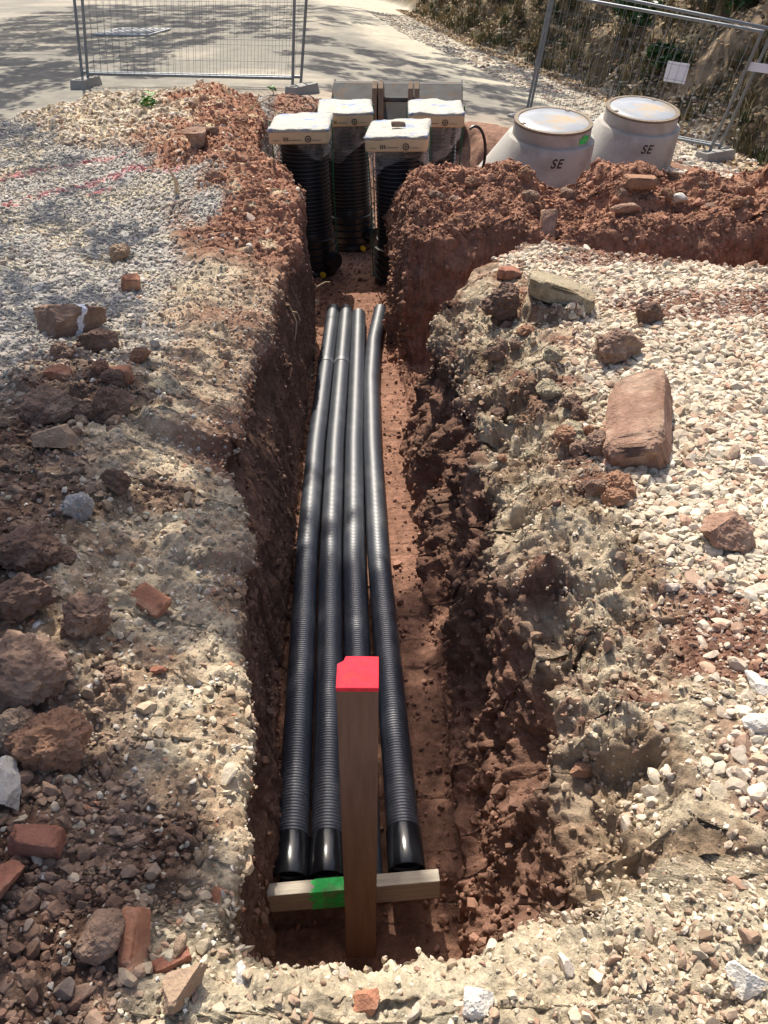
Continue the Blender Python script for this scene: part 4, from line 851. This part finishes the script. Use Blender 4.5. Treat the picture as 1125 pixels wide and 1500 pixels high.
def crown(name, blobs, nper, L, mt, seed, parent, off):
    g = np.random.default_rng(seed); cs = []
    for (x, y, z, r, dens) in blobs:
        n = int(nper * dens); p = g.normal(size=(n, 3)); p /= np.linalg.norm(p, axis=1, keepdims=True); p *= (g.random((n, 1)) ** .45) * r; p[:, 2] *= .6
        sub = g.normal(size=(max(3, n // 40), 3)) * r * .5; p = p * .65 + sub[g.integers(0, len(sub), n)] * np.array([1, 1, .6]) * .6; cs.append(p + np.array([x, y, z]))
    c = np.concatenate(cs) - np.array(off); nn = g.normal(size=c.shape) + np.array([0, 0, .9]); V, F = leaf_quads(c, nn, g.normal(size=c.shape), g.uniform(.6, 1.2, len(c)) * L, g.uniform(.6, 1.2, len(c)) * L * .6)
    return np_mesh(name, V, F, mt, None, False, parent)
for lab, x, y, s, sd_ in (('bright green shrub at the top right corner on the bank', 8.0, 14.2, .95, 2), ('lower green shrub left of the corner shrub on the bank', 6.9, 13.1, .5, 3), ('dark green bush high on the bank behind the leaning fence', 7.2, 17.3, .8, 5), ('olive bush on the bank above the larger white sign', 6.0, 19.5, .6, 9), ('wide dark bush on the bank at the top edge right of the road end', 5.4, 24, .8, 10), ('low ivy-green bush at the foot of the bank behind the leaning fence post', 5.9, 17.0, .35, 11), ('dense green bush at the right edge above the narrow sign', 7.6, 12.2, .8, 12)):
    z = road_at(x, y); t = thing('shrub', lab, 'shrub', (x, y, z)); mb = MB()
    for k in range(6): mb.tube([(0, 0, -.1), (s * .3 * math.cos(k), s * .3 * math.sin(k), s * .5), (s * .6 * math.cos(k + .3), s * .6 * math.sin(k + .3), s * 1.0)], [.025, .018, .006], 6)
    mb.build('stem', M_root, t); bl = [(x + s * .5 * math.cos(k * 1.1), y + s * .5 * math.sin(k * 1.1), z + s * (.35 + .18 * (k % 4)), s * .55, 1) for k in range(8)]
    crown('foliage', bl, 170, .07, M_leaf if sd_ < 4 else M_dleaf, sd_, t, (x, y, z))

# ---------------------------------------------------------------- trees overhead: they stand outside the picture and shade it
M_bark = mat('bark', (.13, .095, .065), rough=.95, var=.3, vscale=10, bump=.02, bscale=14)
def tree(label, base, fork, shade, seed, L=.085, nper=330):
    """shade rows: ground x, ground y, ground z, radius, height of that bough, density"""
    t = thing('broadleaf_tree', label, 'tree', base); g = random.Random(seed); blobs = []; mb = MB(); o = Vector(base); f = Vector(fork)
    mb.tube([(0, 0, -.3), (.05, 0, .6), (f - o) * .6 + Vector((.1, -.05, 0)), f - o], [.26, .2, .17, .14], 12)
    for (sx, sy, sz, r, h_, dn) in shade:
        z = h_; few = len(shade) > 40 and len(blobs) % 4; x = sx + SOFF[0] * (z - sz); y = sy + SOFF[1] * (z - sz); blobs.append((x, y, z, r, dn * (r / .8) ** 2))
        if few: continue
        e = Vector((x, y, z - .1)); m1 = f.lerp(e, .5) + Vector((g.uniform(-.2, .2), g.uniform(-.2, .2), .35)); mb.tube([f - o, f.lerp(m1, .5) - o + Vector((0, 0, .1)), m1 - o, e - o], [.07, .055, .035, .012], 7)
    mb.build('trunk', M_bark, t, True); crown('crown', blobs, nper, L, M_dleaf, seed, t, base)
tree('tall tree left of the picture whose boughs shade the left bank', (-6.6, 6.5, -.1), (-5.6, 6.6, 3.6), [
 (-1.25, 1.0, .1, .6, 5.0, 1.2), (-.75, .75, 0, .5, 5.4, 1.2), (-1.5, 1.8, .1, .65, 4.8, 1.2), (-1.0, 1.75, .1, .45, 5.2, 1.2), (-1.1, 2.5, .05, .5, 5.1, 1.0), (-1.6, 2.8, .05, .6, 5.4, 1.1), (-1.0, 3.3, .05, .4, 5.0, .9),
 (-.66, 1.95, -.1, .28, 5.3, .9), (-.42, .95, -.1, .22, 5.0, .9), (-.85, 1.1, 0, .25, 5.2, .8),
 (-.3, 1.45, -.9, .3, 5.1, 2.4), (-.3, 1.9, -.9, .33, 5.2, 2.4), (-.3, 2.4, -.9, .33, 5.0, 2.4), (-.28, 2.9, -.9, .33, 5.0, 2.4), (0, 1.35, -.9, .26, 4.9, 2.4), (.05, 1.8, -.9, .33, 5.5, 2.4), (.06, 2.3, -.9, .33, 5.3, 2.4), (.02, 2.8, -.9, .3, 5.1, 2.4), (.22, 2.0, -.9, .22, 5.6, 1), (-.28, 3.35, -.9, .2, 5.3, .8), (-.1, 3.3, -.9, .17, 5.4, .5), (-.3, 3.85, -.9, .17, 5.4, .5),
 (.33, 1.5, -.95, .2, 5.2, 1.6), (.33, 1.95, -.95, .2, 5.3, 1.6), (.3, 2.4, -.95, .2, 5.1, 1.5), (.28, 2.8, -.95, .16, 5.4, 1), (-.45, 1.5, -.5, .22, 5.0, 1), (-.45, 2.3, -.5, .22, 5.0, 1),
 (-2.1, 4.4, 0, .6, 5.2, .9), (-2.9, 5.2, 0, .75, 5.4, 1), (-1.7, 5.6, 0, .45, 5.0, .8), (-3.4, 6.4, 0, .75, 5.6, 1), (-2.3, 6.6, 0, .5, 5.2, .8), (-3.7, 8.2, 0, .8, 5.3, .9), (-2.7, 4.0, 0, .55, 5.2, .9), (-2.2, 3.3, 0, .55, 5.0, 1), (-1.5, 4.3, 0, .35, 5.0, .8), (-2.8, 7.5, 0, .4, 5.2, .6), (-4.2, 5.2, 0, .7, 5.2, .9), (-3.4, 4.2, 0, .6, 5.3, 1)], 5)
# boughs over the road and its bank, with gaps where sun comes through; each bough belongs to its nearest trunk
GAPS = [(-2.4, 17.4, 1.3, 3.0), (-1.9, 14.7, .9, .6), (.6, 23.5, 1.6, 3), (2.2, 28, 2, 4), (4.0, 14.2, .8, 2.6), (4.4, 11.5, .6, 1.0), (6.5, 17.6, .5, 2.2), (-5.6, 22.8, 1.6, .8), (-6.2, 17.6, .7, .5), (-4.6, 11.4, .6, .5)]
TR = [('spreading tree beyond the left road edge shading the asphalt', (-12.5, 22, 0), (-11.3, 22, 4.5), 6.8), ('tree high on the right bank shading the verge', (10.5, 21, 3.5), (9.9, 20.6, 7), 8.6), ('far tree on the bank shading the end of the road', (9.5, 33, 5), (8.8, 33, 8), 9.8)]
rows = [[], [], []]; g = random.Random(12)
for iy in range(31):
    for ix in range(24):
        x = -9.5 + ix * .78 + g.uniform(-.35, .35); y = 9.6 + iy * .78 + g.uniform(-.35, .35)
        if y < (9.6 if x < -4.2 else 14.2 if x < -.6 else 12.4 if x < 5.2 else 10.2): continue
        if any(((x - a) / c) ** 2 + ((y - b) / d) ** 2 < 1.15 for a, b, c, d in GAPS) or g.random() < (.12 if -3.5 < x < 5 else .04): continue
        k = 0 if x < -1.5 and y < 28 else 1 if y < 22.5 else 2
        z = float(RZ[int(np.argmin(np.abs(gy - y))), int(np.argmin(np.abs(gx - x)))])
        rows[k].append((x, y, z, g.uniform(.36, .62) * (1 if -3.8 < x < 5.2 else 1.25), TR[k][3] + z * .6 + g.uniform(-.6, .6), g.uniform(.75, 1.25)))
for (lab, b_, f_, h_), rw, sd_ in zip(TR, rows, (6, 7, 8)): tree(lab, b_, f_, rw, sd_, .11, 240)
